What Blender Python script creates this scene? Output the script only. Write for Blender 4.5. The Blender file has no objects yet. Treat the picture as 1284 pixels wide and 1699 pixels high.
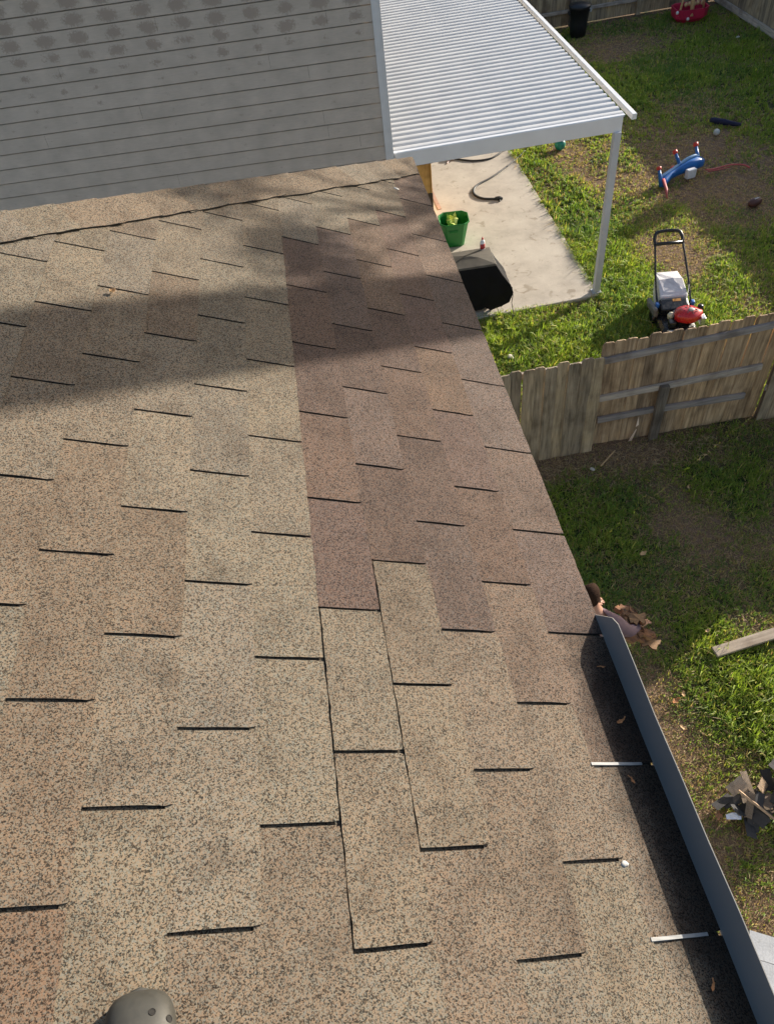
import bpy, bmesh, math, random
import numpy as np
from mathutils import Vector, Matrix, Euler, noise as mnoise
random.seed(7)
rng = np.random.default_rng(7)
sc = bpy.context.scene
C = sc.collection
rad = math.radians

# ------------------------------------------------------------------ camera, sky, sun, exposure
cam_d = bpy.data.cameras.new('camera'); cam = bpy.data.objects.new('camera', cam_d); C.objects.link(cam)
pitch, yaw, roll = rad(48.853), rad(1.736), rad(-8.697)
F = Vector((math.sin(yaw)*math.cos(pitch), math.cos(yaw)*math.cos(pitch), -math.sin(pitch)))
R0 = Vector((math.cos(yaw), -math.sin(yaw), 0)); U0 = R0.cross(F)
R = R0*math.cos(roll)+U0*math.sin(roll); U = -R0*math.sin(roll)+U0*math.cos(roll)
M = Matrix((R, U, -F)).transposed().to_4x4(); M.translation = Vector((0, 0, 7.0))
cam.matrix_world = M
cam_d.sensor_fit = 'VERTICAL'; cam_d.sensor_height = 36; cam_d.lens = 36*1204.765/1699
cam_d.clip_end = 500; cam_d.clip_start = 0.02
sc.camera = cam
SUN_AZ, SUN_EL = rad(59), rad(15.5)         # azimuth from +Y towards +X
w = bpy.data.worlds.new("World"); sc.world = w; w.use_nodes = True
nt = w.node_tree; sky = nt.nodes.new('ShaderNodeTexSky'); sky.sky_type = 'NISHITA'; sky.sun_disc = False
sky.sun_elevation = SUN_EL; sky.sun_rotation = SUN_AZ; sky.dust_density = 2.0; sky.air_density = 1.0; sky.ozone_density = 1.0
nt.links.new(sky.outputs[0], nt.nodes['Background'].inputs[0]); nt.nodes['Background'].inputs[1].default_value = 0.098
sd = bpy.data.lights.new('sun', 'SUN'); sun = bpy.data.objects.new('sun', sd); C.objects.link(sun)
S = Vector((math.sin(SUN_AZ)*math.cos(SUN_EL), math.cos(SUN_AZ)*math.cos(SUN_EL), math.sin(SUN_EL)))
sun.rotation_euler = S.to_track_quat('Z', 'Y').to_euler(); sun.location = (20, 10, 20)
sd.energy = 4.2; sd.angle = rad(0.5); sd.color = (1.0, 0.91, 0.78)
vs = sc.view_settings; vs.view_transform = 'Standard'; vs.look = 'None'; vs.gamma = 1; vs.use_curve_mapping = False
vs.exposure = 1.15

# ------------------------------------------------------------------ helpers
class MB:
    def __init__(s): s.v = []; s.f = []; s.m = []
    def poly(s, pts, m=0):
        b = len(s.v); s.v += [tuple(p) for p in pts]; s.f.append(tuple(range(b, b+len(pts)))); s.m.append(m)
    def add(s, verts, faces, m=0):
        b = len(s.v); s.v += [tuple(p) for p in verts]
        for f in faces: s.f.append(tuple(i+b for i in f)); s.m.append(m)
    def box(s, c, d, rot=None, m=0, taper=1.0):
        hx, hy, hz = d[0]/2, d[1]/2, d[2]/2
        V = []
        for z in (-1, 1):
            t = taper if z > 0 else 1.0
            for x, y in ((-1, -1), (1, -1), (1, 1), (-1, 1)): V.append(Vector((x*hx*t, y*hy*t, z*hz)))
        if rot is not None:
            r = rot if isinstance(rot, Matrix) else Euler(rot).to_matrix()
            V = [r @ v for v in V]
        c = Vector(c); s.add([v+c for v in V], [(3,2,1,0),(4,5,6,7),(0,1,5,4),(1,2,6,5),(2,3,7,6),(3,0,4,7)], m)
        return s
    def tube(s, pts, r, n=8, m=0, cap=True, flat=1.0):
        pts = [Vector(p) for p in pts]; rs = r if isinstance(r, (list, tuple)) else [r]*len(pts)
        rings = []; up = Vector((0, 0, 1))
        for i, p in enumerate(pts):
            d = (pts[min(i+1, len(pts)-1)]-pts[max(i-1, 0)]).normalized()
            u0 = up if abs(d.dot(up)) < .95 else Vector((1, 0, 0))
            a = d.cross(u0).normalized(); b = a.cross(d).normalized()
            rings.append([p+a*math.cos(2*math.pi*k/n)*rs[i]+b*math.sin(2*math.pi*k/n)*rs[i]*flat for k in range(n)])
        V = [v for rg in rings for v in rg]; Fc = []
        for i in range(len(pts)-1):
            for k in range(n): Fc.append((i*n+k, i*n+(k+1) % n, (i+1)*n+(k+1) % n, (i+1)*n+k))
        if cap: Fc.append(tuple(range(n-1, -1, -1))); Fc.append(tuple(range((len(pts)-1)*n, len(pts)*n)))
        s.add(V, Fc, m); return s
    def loft(s, rings, m=0, cap=True, capb=True):
        n = len(rings[0]); V = [v for rg in rings for v in rg]; Fc = []
        for i in range(len(rings)-1):
            for k in range(n): Fc.append((i*n+k, i*n+(k+1) % n, (i+1)*n+(k+1) % n, (i+1)*n+k))
        if capb: Fc.append(tuple(range(n-1, -1, -1)))
        if cap: Fc.append(tuple(range((len(rings)-1)*n, len(rings)*n)))
        s.add(V, Fc, m); return s
    def lathe(s, c, prof, n=16, m=0, axis=None, sx=1, sy=1):
        c = Vector(c); q = axis or Matrix.Identity(3)
        rings = [[c+q@Vector((r*sx*math.cos(2*math.pi*k/n), r*sy*math.sin(2*math.pi*k/n), z)) for k in range(n)] for r, z in prof]
        return s.loft(rings, m)
    def mesh(s, name, mats, smooth=False):
        me = bpy.data.meshes.new(name); me.from_pydata(s.v, [], s.f)
        for mm in (mats if isinstance(mats, (list, tuple)) else [mats]): me.materials.append(mm)
        me.polygons.foreach_set('material_index', s.m)
        if smooth: me.polygons.foreach_set('use_smooth', [True]*len(s.f))
        me.update(); return me
    def build(s, name, mats, parent=None, smooth=False, loc=None, rot=None, bevel=0):
        o = bpy.data.objects.new(name, s.mesh(name, mats, smooth)); C.objects.link(o)
        if parent: o.parent = parent
        if loc is not None: o.location = loc
        if rot is not None: o.rotation_euler = rot
        if bevel:
            b = o.modifiers.new('bevel', 'BEVEL'); b.width = bevel; b.segments = 2; b.limit_method = 'ANGLE'
        return o
def tag(o, label, cat, group=None):
    o['label'] = label; o['category'] = cat
    if group: o['group'] = group
    return o
def thing(name, label, cat, loc=(0, 0, 0), rz=0, group=None):
    o = bpy.data.objects.new(name, None); C.objects.link(o); o.location = loc; o.rotation_euler = (0, 0, rz); o.empty_display_size = .1
    return tag(o, label, cat, group)
def link_mesh(name, me, parent=None, loc=None, rot=None, scale=None, color=None, mat=None):
    o = bpy.data.objects.new(name, me); C.objects.link(o)
    if parent: o.parent = parent
    if loc is not None: o.location = loc
    if rot is not None: o.rotation_euler = rot
    if scale is not None: o.scale = scale
    if color is not None: o.color = (*color, 1)
    return o
def smooth_mod(o, lv=2):
    s_ = o.modifiers.new('sub', 'SUBSURF'); s_.levels = lv; s_.render_levels = lv; return o

def spline(P, n=8):
    P = [Vector(p) for p in P]; out = []
    for i in range(len(P)-1):
        p0, p1, p2, p3 = P[max(i-1, 0)], P[i], P[i+1], P[min(i+2, len(P)-1)]
        for k in range(n):
            t = k/n; out.append(.5*((2*p1)+(p2-p0)*t+(2*p0-5*p1+4*p2-p3)*t*t+(3*p1-p0-3*p2+p3)*t**3))
    out.append(P[-1]); return out
# ---- materials
def newmat(name):
    m = bpy.data.materials.new(name); m.use_nodes = True; n = m.node_tree
    return m, n, n.nodes['Principled BSDF']
def N(nt, t, **kw):
    n = nt.nodes.new(t)
    for k, v in kw.items():
        if k in n.inputs.keys(): n.inputs[k].default_value = v
        else: setattr(n, k, v)
    return n
def ramp(nt, fac, stops, interp='LINEAR'):
    r = nt.nodes.new('ShaderNodeValToRGB'); e = r.color_ramp.elements; r.color_ramp.interpolation = interp
    while len(e) > len(stops): e.remove(e[-1])
    while len(e) < len(stops): e.new(0.5)
    for i, (p, c) in enumerate(stops): e[i].position = p; e[i].color = (*c, 1) if len(c) == 3 else c
    nt.links.new(fac, r.inputs[0]); return r.outputs[0]
def mixc(nt, fac, a, b, mode='MIX'):
    m = nt.nodes.new('ShaderNodeMix'); m.data_type = 'RGBA'; m.blend_type = mode
    for s_, v in ((m.inputs[0], fac), (m.inputs[6], a), (m.inputs[7], b)):
        if hasattr(v, 'links'): nt.links.new(v, s_)
        elif isinstance(v, (tuple, list)): s_.default_value = (*v[:3], 1)
        else: s_.default_value = v
    return m.outputs[2]
def math_(nt, op, a, b=None, c=None):
    m = nt.nodes.new('ShaderNodeMath'); m.operation = op
    for i, v in enumerate((a, b, c)):
        if v is None: continue
        if hasattr(v, 'links'): nt.links.new(v, m.inputs[i])
        else: m.inputs[i].default_value = v
    return m.outputs[0]
def coords(nt, kind='Object', rand=0.0, scale=(1, 1, 1)):
    tc = nt.nodes.new('ShaderNodeTexCoord'); mp = nt.nodes.new('ShaderNodeMapping'); mp.inputs['Scale'].default_value = scale
    nt.links.new(tc.outputs[kind], mp.inputs[0])
    if rand:
        oi = nt.nodes.new('ShaderNodeObjectInfo'); cb = nt.nodes.new('ShaderNodeCombineXYZ')
        v = math_(nt, 'MULTIPLY', oi.outputs['Random'], rand)
        for i in range(3): nt.links.new(v, cb.inputs[i])
        nt.links.new(cb.outputs[0], mp.inputs['Location'])
    return mp.outputs[0]
def tex(nt, kind, vec, scale, detail=3, **kw):
    t = nt.nodes.new(kind); nt.links.new(vec, t.inputs['Vector']); t.inputs['Scale'].default_value = scale
    if 'Detail' in t.inputs.keys(): t.inputs['Detail'].default_value = detail
    for k, v in kw.items():
        if k in t.inputs.keys(): t.inputs[k].default_value = v
        else: setattr(t, k, v)
    return t
def bump(nt, bs, h, strength, dist):
    b = nt.nodes.new('ShaderNodeBump'); b.inputs['Strength'].default_value = strength; b.inputs['Distance'].default_value = dist
    nt.links.new(h, b.inputs['Height']); nt.links.new(b.outputs[0], bs.inputs['Normal'])
def plain(name, col, rough=.5, metal=0, var=.12, scale=30, bmp=.1, bd=.002, spec=.5, coat=0):
    m, nt, bs = newmat(name); v = coords(nt, rand=20)
    t = tex(nt, 'ShaderNodeTexNoise', v, scale, 5)
    a = tuple(c*(1-var) for c in col); b = tuple(min(1, c*(1+var)) for c in col)
    nt.links.new(ramp(nt, t.outputs[0], [(.3, a), (.7, b)]), bs.inputs['Base Color'])
    rr = ramp(nt, t.outputs[0], [(.3, (max(0, rough-.08),)*3), (.7, (min(1, rough+.08),)*3)]); nt.links.new(rr, bs.inputs['Roughness'])
    bs.inputs['Metallic'].default_value = metal; bs.inputs['Specular IOR Level'].default_value = spec; bs.inputs['Coat Weight'].default_value = coat
    if bmp: bump(nt, bs, t.outputs[0], bmp, bd)
    return m

def shingle_mat(name, dark=1.0, dirt=False):
    m, nt, bs = newmat(name); v = coords(nt, rand=13)
    cell = tex(nt, 'ShaderNodeTexVoronoi', v, 500); c2 = tex(nt, 'ShaderNodeTexVoronoi', v, 290)
    sp = nt.nodes.new('ShaderNodeSeparateColor'); nt.links.new(cell.outputs['Color'], sp.inputs[0])
    sp2 = nt.nodes.new('ShaderNodeSeparateColor'); nt.links.new(c2.outputs['Color'], sp2.inputs[0])
    g = math_(nt, 'ADD', math_(nt, 'MULTIPLY', sp.outputs[0], .80), math_(nt, 'MULTIPLY', sp2.outputs[0], .20))
    d = dark
    base = ramp(nt, g, [(.08, (.020*d, .020*d, .020*d)), (.32, (.080*d, .078*d, .072*d)), (.55, (.21*d, .202*d, .174*d)), (.76, (.46*d, .440*d, .370*d)), (.93, (1.40*d, 1.35*d, 1.15*d))])
    hue = ramp(nt, sp.outputs[1], [(0, (.86, .93, 1.06)), (.5, (1, 1, 1)), (.8, (1.03, .98, .90)), (1, (1.18, .92, .76))])
    base = mixc(nt, 1, base, hue, 'MULTIPLY')
    wv = coords(nt, 'Object', rand=5); big = tex(nt, 'ShaderNodeTexNoise', wv, 9, 5, Roughness=.6)
    base = mixc(nt, 1, base, ramp(nt, big.outputs[0], [(.28, (.72, .70, .69)), (.5, (.98, .98, .98)), (.8, (1.14, 1.12, 1.08))]), 'MULTIPLY')
    oi = nt.nodes.new('ShaderNodeObjectInfo'); base = mixc(nt, 1, base, oi.outputs['Color'], 'MULTIPLY')
    if dirt:        # eave dirt and painted shade that deepens the metal strip's shadow
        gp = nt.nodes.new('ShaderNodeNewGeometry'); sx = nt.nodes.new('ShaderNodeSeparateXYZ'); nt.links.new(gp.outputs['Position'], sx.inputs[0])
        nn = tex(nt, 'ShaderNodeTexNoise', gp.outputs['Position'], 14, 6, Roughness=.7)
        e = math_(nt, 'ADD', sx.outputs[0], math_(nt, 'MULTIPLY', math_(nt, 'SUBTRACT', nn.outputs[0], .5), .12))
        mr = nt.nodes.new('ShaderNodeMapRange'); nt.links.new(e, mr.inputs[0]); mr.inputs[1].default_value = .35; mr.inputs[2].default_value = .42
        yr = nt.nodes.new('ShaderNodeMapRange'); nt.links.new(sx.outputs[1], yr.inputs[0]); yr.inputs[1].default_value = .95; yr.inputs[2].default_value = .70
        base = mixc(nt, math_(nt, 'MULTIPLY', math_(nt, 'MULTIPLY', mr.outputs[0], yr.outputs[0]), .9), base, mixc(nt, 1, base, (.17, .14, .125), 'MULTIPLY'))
    nt.links.new(base, bs.inputs['Base Color']); bs.inputs['Roughness'].default_value = .92; bs.inputs['Specular IOR Level'].default_value = .25
    h = math_(nt, 'ADD', math_(nt, 'MULTIPLY', cell.outputs['Distance'], -1.0), sp.outputs[2])
    bump(nt, bs, h, .35, .0010)
    return m
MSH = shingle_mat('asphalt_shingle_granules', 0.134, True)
MASP = plain('asphalt_edge', (.018, .017, .016), .9, var=.4, scale=300)

def wood_mat(name, a, b, c, scale=1.0, axis='Z', gray=.0):
    m, nt, bs = newmat(name)
    sc_ = {'Z': (14, 14, .9), 'X': (.9, 14, 14), 'Y': (14, .9, 14)}[axis]
    v = coords(nt, rand=40, scale=tuple(q*scale for q in sc_))
    t = tex(nt, 'ShaderNodeTexNoise', v, 2.2, 7, Roughness=.65, Distortion=.5)
    v2 = coords(nt, rand=17); t2 = tex(nt, 'ShaderNodeTexNoise', v2, 3.2, 4)
    base = ramp(nt, t.outputs[0], [(.25, a), (.5, b), (.75, c)])
    base = mixc(nt, 1, base, ramp(nt, t2.outputs[0], [(.3, (.62, .58, .54)), (.5, (1, 1, 1)), (.75, (1.15, 1.1, 1.0))]), 'MULTIPLY')
    v3 = coords(nt, rand=9, scale={'Z': (9, 9, 1.6), 'X': (1.6, 9, 9), 'Y': (9, 1.6, 9)}[axis])
    kn = tex(nt, 'ShaderNodeTexVoronoi', v3, 1.0); kd = ramp(nt, kn.outputs['Distance'], [(.06, (.35, .26, .2)), (.13, (1, 1, 1))])
    base = mixc(nt, 1, base, kd, 'MULTIPLY')
    oi = nt.nodes.new('ShaderNodeObjectInfo')
    base = mixc(nt, 1, base, ramp(nt, oi.outputs['Random'], [(0, (.68, .66, .66)), (.5, (1, .98, .95)), (1, (1.25, 1.18, 1.05))]), 'MULTIPLY')
    nt.links.new(base, bs.inputs['Base Color']); bs.inputs['Roughness'].default_value = .85
    bump(nt, bs, t.outputs[0], .5, .004); return m
M_PICK = wood_mat('weathered_cedar', (.10, .066, .04), (.40, .28, .175), (.66, .50, .34))
M_PICKG = wood_mat('grey_cedar', (.10, .076, .05), (.33, .265, .185), (.53, .43, .31))
M_RAIL = wood_mat('grey_rail', (.18, .16, .15), (.38, .34, .325), (.55, .50, .47), axis='X')
M_RAILY = wood_mat('grey_rail_y', (.08, .075, .07), (.17, .16, .15), (.26, .245, .23), axis='Y')
M_POST = wood_mat('grey_post', (.05, .045, .04), (.13, .11, .095), (.2, .18, .16))

# ------------------------------------------------------------------ numpy value noise
def vnoise(x, y, seed=0):
    x = np.asarray(x, float); y = np.asarray(y, float)
    xi = np.floor(x).astype(np.int64); yi = np.floor(y).astype(np.int64); xf = x-xi; yf = y-yi
    def h(a, b):
        n = (a*374761393+b*668265263+seed*982451653) & 0xffffffff
        n = ((n ^ (n >> 13))*1274126177) & 0xffffffff
        return ((n ^ (n >> 16)) & 0xffff)/65535.
    u = xf*xf*(3-2*xf); v = yf*yf*(3-2*yf)
    return (h(xi, yi)*(1-u)+h(xi+1, yi)*u)*(1-v)+(h(xi, yi+1)*(1-u)+h(xi+1, yi+1)*u)*v
def fbm(x, y, seed=0, o=4):
    s_ = 0; a = .5; t = 0
    for i in range(o): s_ = s_+a*vnoise(np.asarray(x)*2**i, np.asarray(y)*2**i, seed+i*7); t += a; a *= .55
    return s_/t
def blob(x, y, cx, cy, rx, ry): return np.exp(-(((x-cx)/rx)**2+((y-cy)/ry)**2))
def lush(x, y):
    """how green and thick the turf is at (x, y): 0 dead thatch, 1 lush"""
    n = fbm(x*1.1, y*1.1, 3); n2 = fbm(x*3.5, y*3.5, 11)
    far = y > 6.6
    base = np.where(far, .43, .46)
    v = base+(n-.5)*.9+(n2-.5)*.6
    v = v+blob(x, y, 3.3, 8.6, 2.2, 1.1)*.65+blob(x, y, 4.75, 11.3, .55, 2.8)*.6+blob(x, y, 5.2, 9.0, .9, 1.3)*.35
    v = v+blob(x, y, 9.8, 18.2, 2.2, 2.2)*.34+blob(x, y, 7.6, 17.8, 1.2, 1.0)*.32+blob(x, y, 10.6, 14.8, 1.0, .8)*.35
    v = v-blob(x, y, 5.9, 10.5, .45, .8)*.65-blob(x, y, 5.3, 14.6, .7, 1.0)*.25-blob(x, y, 7.7, 13.8, 1.6, 2.0)*.35-blob(x, y, 7.8, 20.6, 1.6, 1.2)*.3
    v = v+blob(x, y, 2.7, 5.0, .7, .9)*.40+blob(x, y, 3.4, 2.75, .55, .55)*.70+blob(x, y, 4.3, 5.7, .6, .4)*.3
    v = v-blob(x, y, 3.5, 5.2, .55, .5)*.18-blob(x, y, 2.9, 6.5, 1.3, .32)*.70-blob(x, y, 2.35, 2.7, .28, .8)*.45-blob(x, y, 2.3, 1.2, .6, .5)*.2-blob(x, y, 3.9, 4.6, .5, .4)*.15
    return np.clip(v, 0, 1)

# ------------------------------------------------------------------ ground
def ground_mat():
    m, nt, bs = newmat('thatch_and_soil')
    v = coords(nt, 'Object'); a = tex(nt, 'ShaderNodeTexNoise', v, 45, 8, Roughness=.75); b = tex(nt, 'ShaderNodeTexNoise', v, 1.3, 5)
    at = nt.nodes.new('ShaderNodeAttribute'); at.attribute_name = 'lush'
    dry = ramp(nt, a.outputs[0], [(.3, (.08, .052, .034)), (.5, (.19, .125, .08)), (.72, (.36, .25, .16))])
    grn = ramp(nt, a.outputs[0], [(.3, (.014, .022, .008)), (.5, (.04, .06, .018)), (.72, (.09, .11, .035))])
    col = mixc(nt, ramp(nt, at.outputs['Fac'], [(.3, (0, 0, 0)), (.65, (1, 1, 1))]), dry, grn)
    nt.links.new(col, bs.inputs['Base Color']); bs.inputs['Roughness'].default_value = .95; bs.inputs['Specular IOR Level'].default_value = .1
    bump(nt, bs, a.outputs[0], .7, .02); return m
MG = ground_mat()
def make_ground():
    xs = np.concatenate([[-150, -60, -20, -8], np.arange(-4, 16, .125), [20, 40, 80, 150]])
    ys = np.concatenate([[-150, -60, -20, -5], np.arange(-1, 26, .125), [32, 50, 90, 200]])
    X, Y = np.meshgrid(xs, ys); Z = np.where((X > 1) & (X < 12.3) & (Y > -.5) & (Y < 23), (fbm(X*.8, Y*.8, 5)-.5)*.05, 0)
    Z -= .02
    nx, ny = len(xs), len(ys); V = np.stack([X, Y, Z], -1).reshape(-1, 3)
    i = np.arange((ny-1)*nx).reshape(ny-1, nx)[:, :-1].ravel(); Fc = np.stack([i, i+1, i+nx+1, i+nx], -1)
    me = bpy.data.meshes.new('ground'); me.from_pydata(V.tolist(), [], Fc.tolist()); me.materials.append(MG)
    me.polygons.foreach_set('use_smooth', [True]*len(Fc))
    at = me.attributes.new('lush', 'FLOAT', 'POINT'); at.data.foreach_set('value', lush(V[:, 0], V[:, 1]).astype(np.float32))
    o = bpy.data.objects.new('ground', me); C.objects.link(o); o['kind'] = 'structure'; return o
make_ground()
def gz(x, y): return float((fbm(np.array([x*.8]), np.array([y*.8]), 5)[0]-.5)*.05-.02)

# patio slab
def concrete(name, a, b, c):
    m, nt, bs = newmat(name); v = coords(nt); t = tex(nt, 'ShaderNodeTexNoise', v, 1.6, 9, Roughness=.7); f = tex(nt, 'ShaderNodeTexNoise', v, 90, 4)
    st = tex(nt, 'ShaderNodeTexNoise', v, 5.5, 6, Distortion=1.2)
    col = ramp(nt, t.outputs[0], [(.3, a), (.5, b), (.7, c)])
    col = mixc(nt, 1, col, ramp(nt, f.outputs[0], [(.3, (.86, .86, .86)), (.6, (1.05, 1.05, 1.05))]), 'MULTIPLY')
    col = mixc(nt, 1, col, ramp(nt, st.outputs[0], [(.30, (.70, .67, .62)), (.40, (1, 1, 1))]), 'MULTIPLY')
    nt.links.new(col, bs.inputs['Base Color']); bs.inputs['Roughness'].default_value = .85
    bump(nt, bs, f.outputs[0], .3, .003); return m
MC = concrete('patio_concrete', (.40, .35, .29), (.52, .46, .385), (.60, .54, .455))
slab = MB()
pts = [(4.27, 9.93), (4.27, 19.9), (1.05, 19.9), (1.05, 9.80)]
slab.loft([[(x, y, -.1) for x, y in pts], [(x, y, .035) for x, y in pts]])
o = slab.build('patio_slab', MC, bevel=.012); o['kind'] = 'structure'
pad = MB(); MPAD = concrete('grey_paver_concrete', (.36, .37, .38), (.46, .47, .49), (.54, .55, .57))
po = bpy.data.objects.new('paved_pad', None); C.objects.link(po); po['kind'] = 'structure'; po.location = (2.43, .95, 0); po.rotation_euler = (0, 0, rad(-26))
MPATCH = plain('damp_spot', (.14, .14, .14), .9)
pv = MB(); pv.box((0, 0, 0), (.196, .196, .06)); pvm = pv.mesh('paver', MPAD)
for i in range(7):
    for j in range(7):
        link_mesh('paver', pvm, po, (.1+i*.2, -.1-j*.2, .012+random.uniform(-.002, .002)))
pb = MB(); pb.box((.7, -.7, -.03), (1.42, 1.42, .06)); pb.build('paver_bed', MASP, po)

# ------------------------------------------------------------------ grass blades (real geometry, nobody could count them)
def in_slab(x, y): return (x > 1.0) & (x < 4.22+.06*(fbm(x*9, y*3, 2)-.5)) & (y > 9.92) & (y < 20)
def grass(name, x0, x1, y0, y1, per_m2, hmul, seed, wmul=1.0):
    n = int((x1-x0)*(y1-y0)*per_m2); r = np.random.default_rng(seed)
    # clumped placement
    nc = n//7; cx = r.uniform(x0, x1, nc); cy = r.uniform(y0, y1, nc)
    x = np.repeat(cx, 7)+r.normal(0, .018, nc*7); y = np.repeat(cy, 7)+r.normal(0, .018, nc*7)
    L = lush(x, y); tall = fbm(x*2.3, y*2.3, 31)
    keep = (~in_slab(x, y)) & (r.random(len(x)) < (.80+.4*L)) & ~((x > 5.2) & (y > 24))
    # the paved pad stays clear
    px = (x-2.43)*math.cos(rad(26))-(y-.95)*math.sin(rad(26)); py = (x-2.43)*math.sin(rad(26))+(y-.95)*math.cos(rad(26))
    keep &= ~((px > 0) & (px < 1.4) & (py < 0) & (py > -1.4))
    x, y, L, tall = x[keep], y[keep], L[keep], tall[keep]; n = len(x)
    edge = np.exp(-((np.abs(x-4.3))/.14)**2)*(y > 9.8)*.6
    h = (.030+.056*L**1.3+.05*np.clip(tall-.55, 0, 1)*L*2+edge*.05)*r.uniform(.55, 1.35, n)*hmul
    tuft = np.repeat((r.random(nc) > .93)*r.uniform(.4, 1.1, nc), 7)[keep]; h = h*(1+tuft*np.clip(L*1.6, 0, 1))
    wd = r.uniform(.0035, .0075, n)*wmul*(.8+.5*L)
    az = r.uniform(0, 2*np.pi, n); lean = r.uniform(.15, 1.1, n)*h
    # clump blades fan outwards
    dx, dy = np.cos(az), np.sin(az); px_, py_ = -dy, dx
    z0 = (fbm(x*.8, y*.8, 5)-.5)*.05-.025
    t = r.random(n); straw = t < np.clip(.98-1.20*L, .05, .95)
    flat = straw & (r.random(n) < .7); lean = np.where(flat, h*1.6, lean); h = np.where(flat, h*.45, h)
    P = np.zeros((n, 5, 3)); b = np.stack([x, y, z0], 1)
    pv_ = np.stack([px_, py_, np.zeros(n)], 1); d = np.stack([dx, dy, np.zeros(n)], 1); zz = np.array([0, 0, 1.])
    P[:, 0] = b-pv_*wd[:, None]; P[:, 1] = b+pv_*wd[:, None]
    mid = b+d*(lean*.35)[:, None]+zz*(h*.62)[:, None]
    P[:, 2] = mid+pv_*(wd*.8)[:, None]; P[:, 3] = mid-pv_*(wd*.8)[:, None]
    P[:, 4] = b+d*lean[:, None]+zz*(h*np.where(lean > h*.8, .75, 1.0))[:, None]
    me = bpy.data.meshes.new(name); me.vertices.add(n*5); me.vertices.foreach_set('co', P.reshape(-1))
    k = (np.arange(n)*5)[:, None]; tri = np.concatenate([k+np.array([0, 1, 2, 3]), k+np.array([3, 2, 4])], 1).reshape(-1)
    me.loops.add(n*7); me.loops.foreach_set('vertex_index', tri.astype(np.int32))
    me.polygons.add(n*2); ls = (np.arange(n)*7)[:, None]+np.array([0, 4]); me.polygons.foreach_set('loop_start', ls.reshape(-1).astype(np.int32))
    me.polygons.foreach_set('loop_total', np.tile([4, 3], n).astype(np.int32)); me.update()
    # colour of each blade: green, blue-green, yellowing or straw
    g1 = np.array([.22, .32, .045]); g2 = np.array([.40, .48, .07]); g3 = np.array([.12, .22, .09]); s1 = np.array([.60, .45, .26]); s2 = np.array([.42, .27, .16]); yl = np.array([.52, .47, .12])
    q = r.random(n)[:, None]; hue = np.clip(fbm(x*.9, y*.9, 71)*2.2-.6, 0, 1)[:, None]
    green = (g1*(1-q)+g2*q)*(1-hue)+(g3*(1-q)+g1*q)*hue
    green = np.where((r.random(n) < .12)[:, None], yl, green)
    st = s1*q+s2*(1-q); col = np.where(straw[:, None], st, green)*r.uniform(.7, 1.3, n)[:, None]
    col = col*np.where(y < 6.65, .80, .88)[:, None]
    ca = me.color_attributes.new('blade', 'FLOAT_COLOR', 'POINT')
    cc = np.ones((n, 5, 4)); cc[:, :, :3] = col[:, None, :]
    ca.data.foreach_set('color', cc.reshape(-1).astype(np.float32))
    me.materials.append(MGRASS); ob = bpy.data.objects.new(name, me); C.objects.link(ob); ob['kind'] = 'stuff'
    tag(ob, ('patchy green and straw coloured lawn grass behind the board fence' if y0 > 6 else 'patchy green and brown grass between the house and the board fence'), 'grass'); return ob
def grass_mat():
    m, nt, bs = newmat('grass_blade'); at = nt.nodes.new('ShaderNodeVertexColor'); at.layer_name = 'blade'
    nt.links.new(at.outputs[0], bs.inputs['Base Color']); bs.inputs['Roughness'].default_value = .6; bs.inputs['Specular IOR Level'].default_value = .3
    tr = nt.nodes.new('ShaderNodeBsdfTranslucent'); nt.links.new(mixc(nt, 1, at.outputs[0], (1.5, 1.6, .8), 'MULTIPLY'), tr.inputs[0])
    mx = nt.nodes.new('ShaderNodeMixShader'); mx.inputs[0].default_value = .38
    nt.links.new(bs.outputs[0], mx.inputs[1]); nt.links.new(tr.outputs[0], mx.inputs[2]); nt.links.new(mx.outputs[0], nt.nodes['Material Output'].inputs[0]); return m
MGRASS = grass_mat()
GD = 1.0
grass('near_lawn_grass', 1.7, 5.6, .4, 6.62, 6400*GD, .85, 1, .8)
grass('lawn_grass', 1.2, 7.4, 6.7, 12.5, 4600*GD, 1.05, 2, 1.0)
grass('side_lawn_grass', 7.4, 9.6, 8.0, 12.5, 3200*GD, 1.05, 5, 1.2)
grass('far_lawn_grass', 3.9, 12.1, 12.5, 22.6, 2100*GD, 1.15, 3, 1.5)

# ------------------------------------------------------------------ our house: roof with three-tab shingles
PR = rad(24.7133); RO = Vector((0, 0, 7-1.28067)); Wc = .131451; ST = .3048; U00 = -.68198
cp, sp_ = math.cos(PR), math.sin(PR); HIPC = 2.965
house = thing('house', 'house whose tan asphalt shingle roof slopes down to the right in the foreground', 'house', (0, 0, 0))
MDECK = shingle_mat('worn_underlayer', .10)
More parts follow.
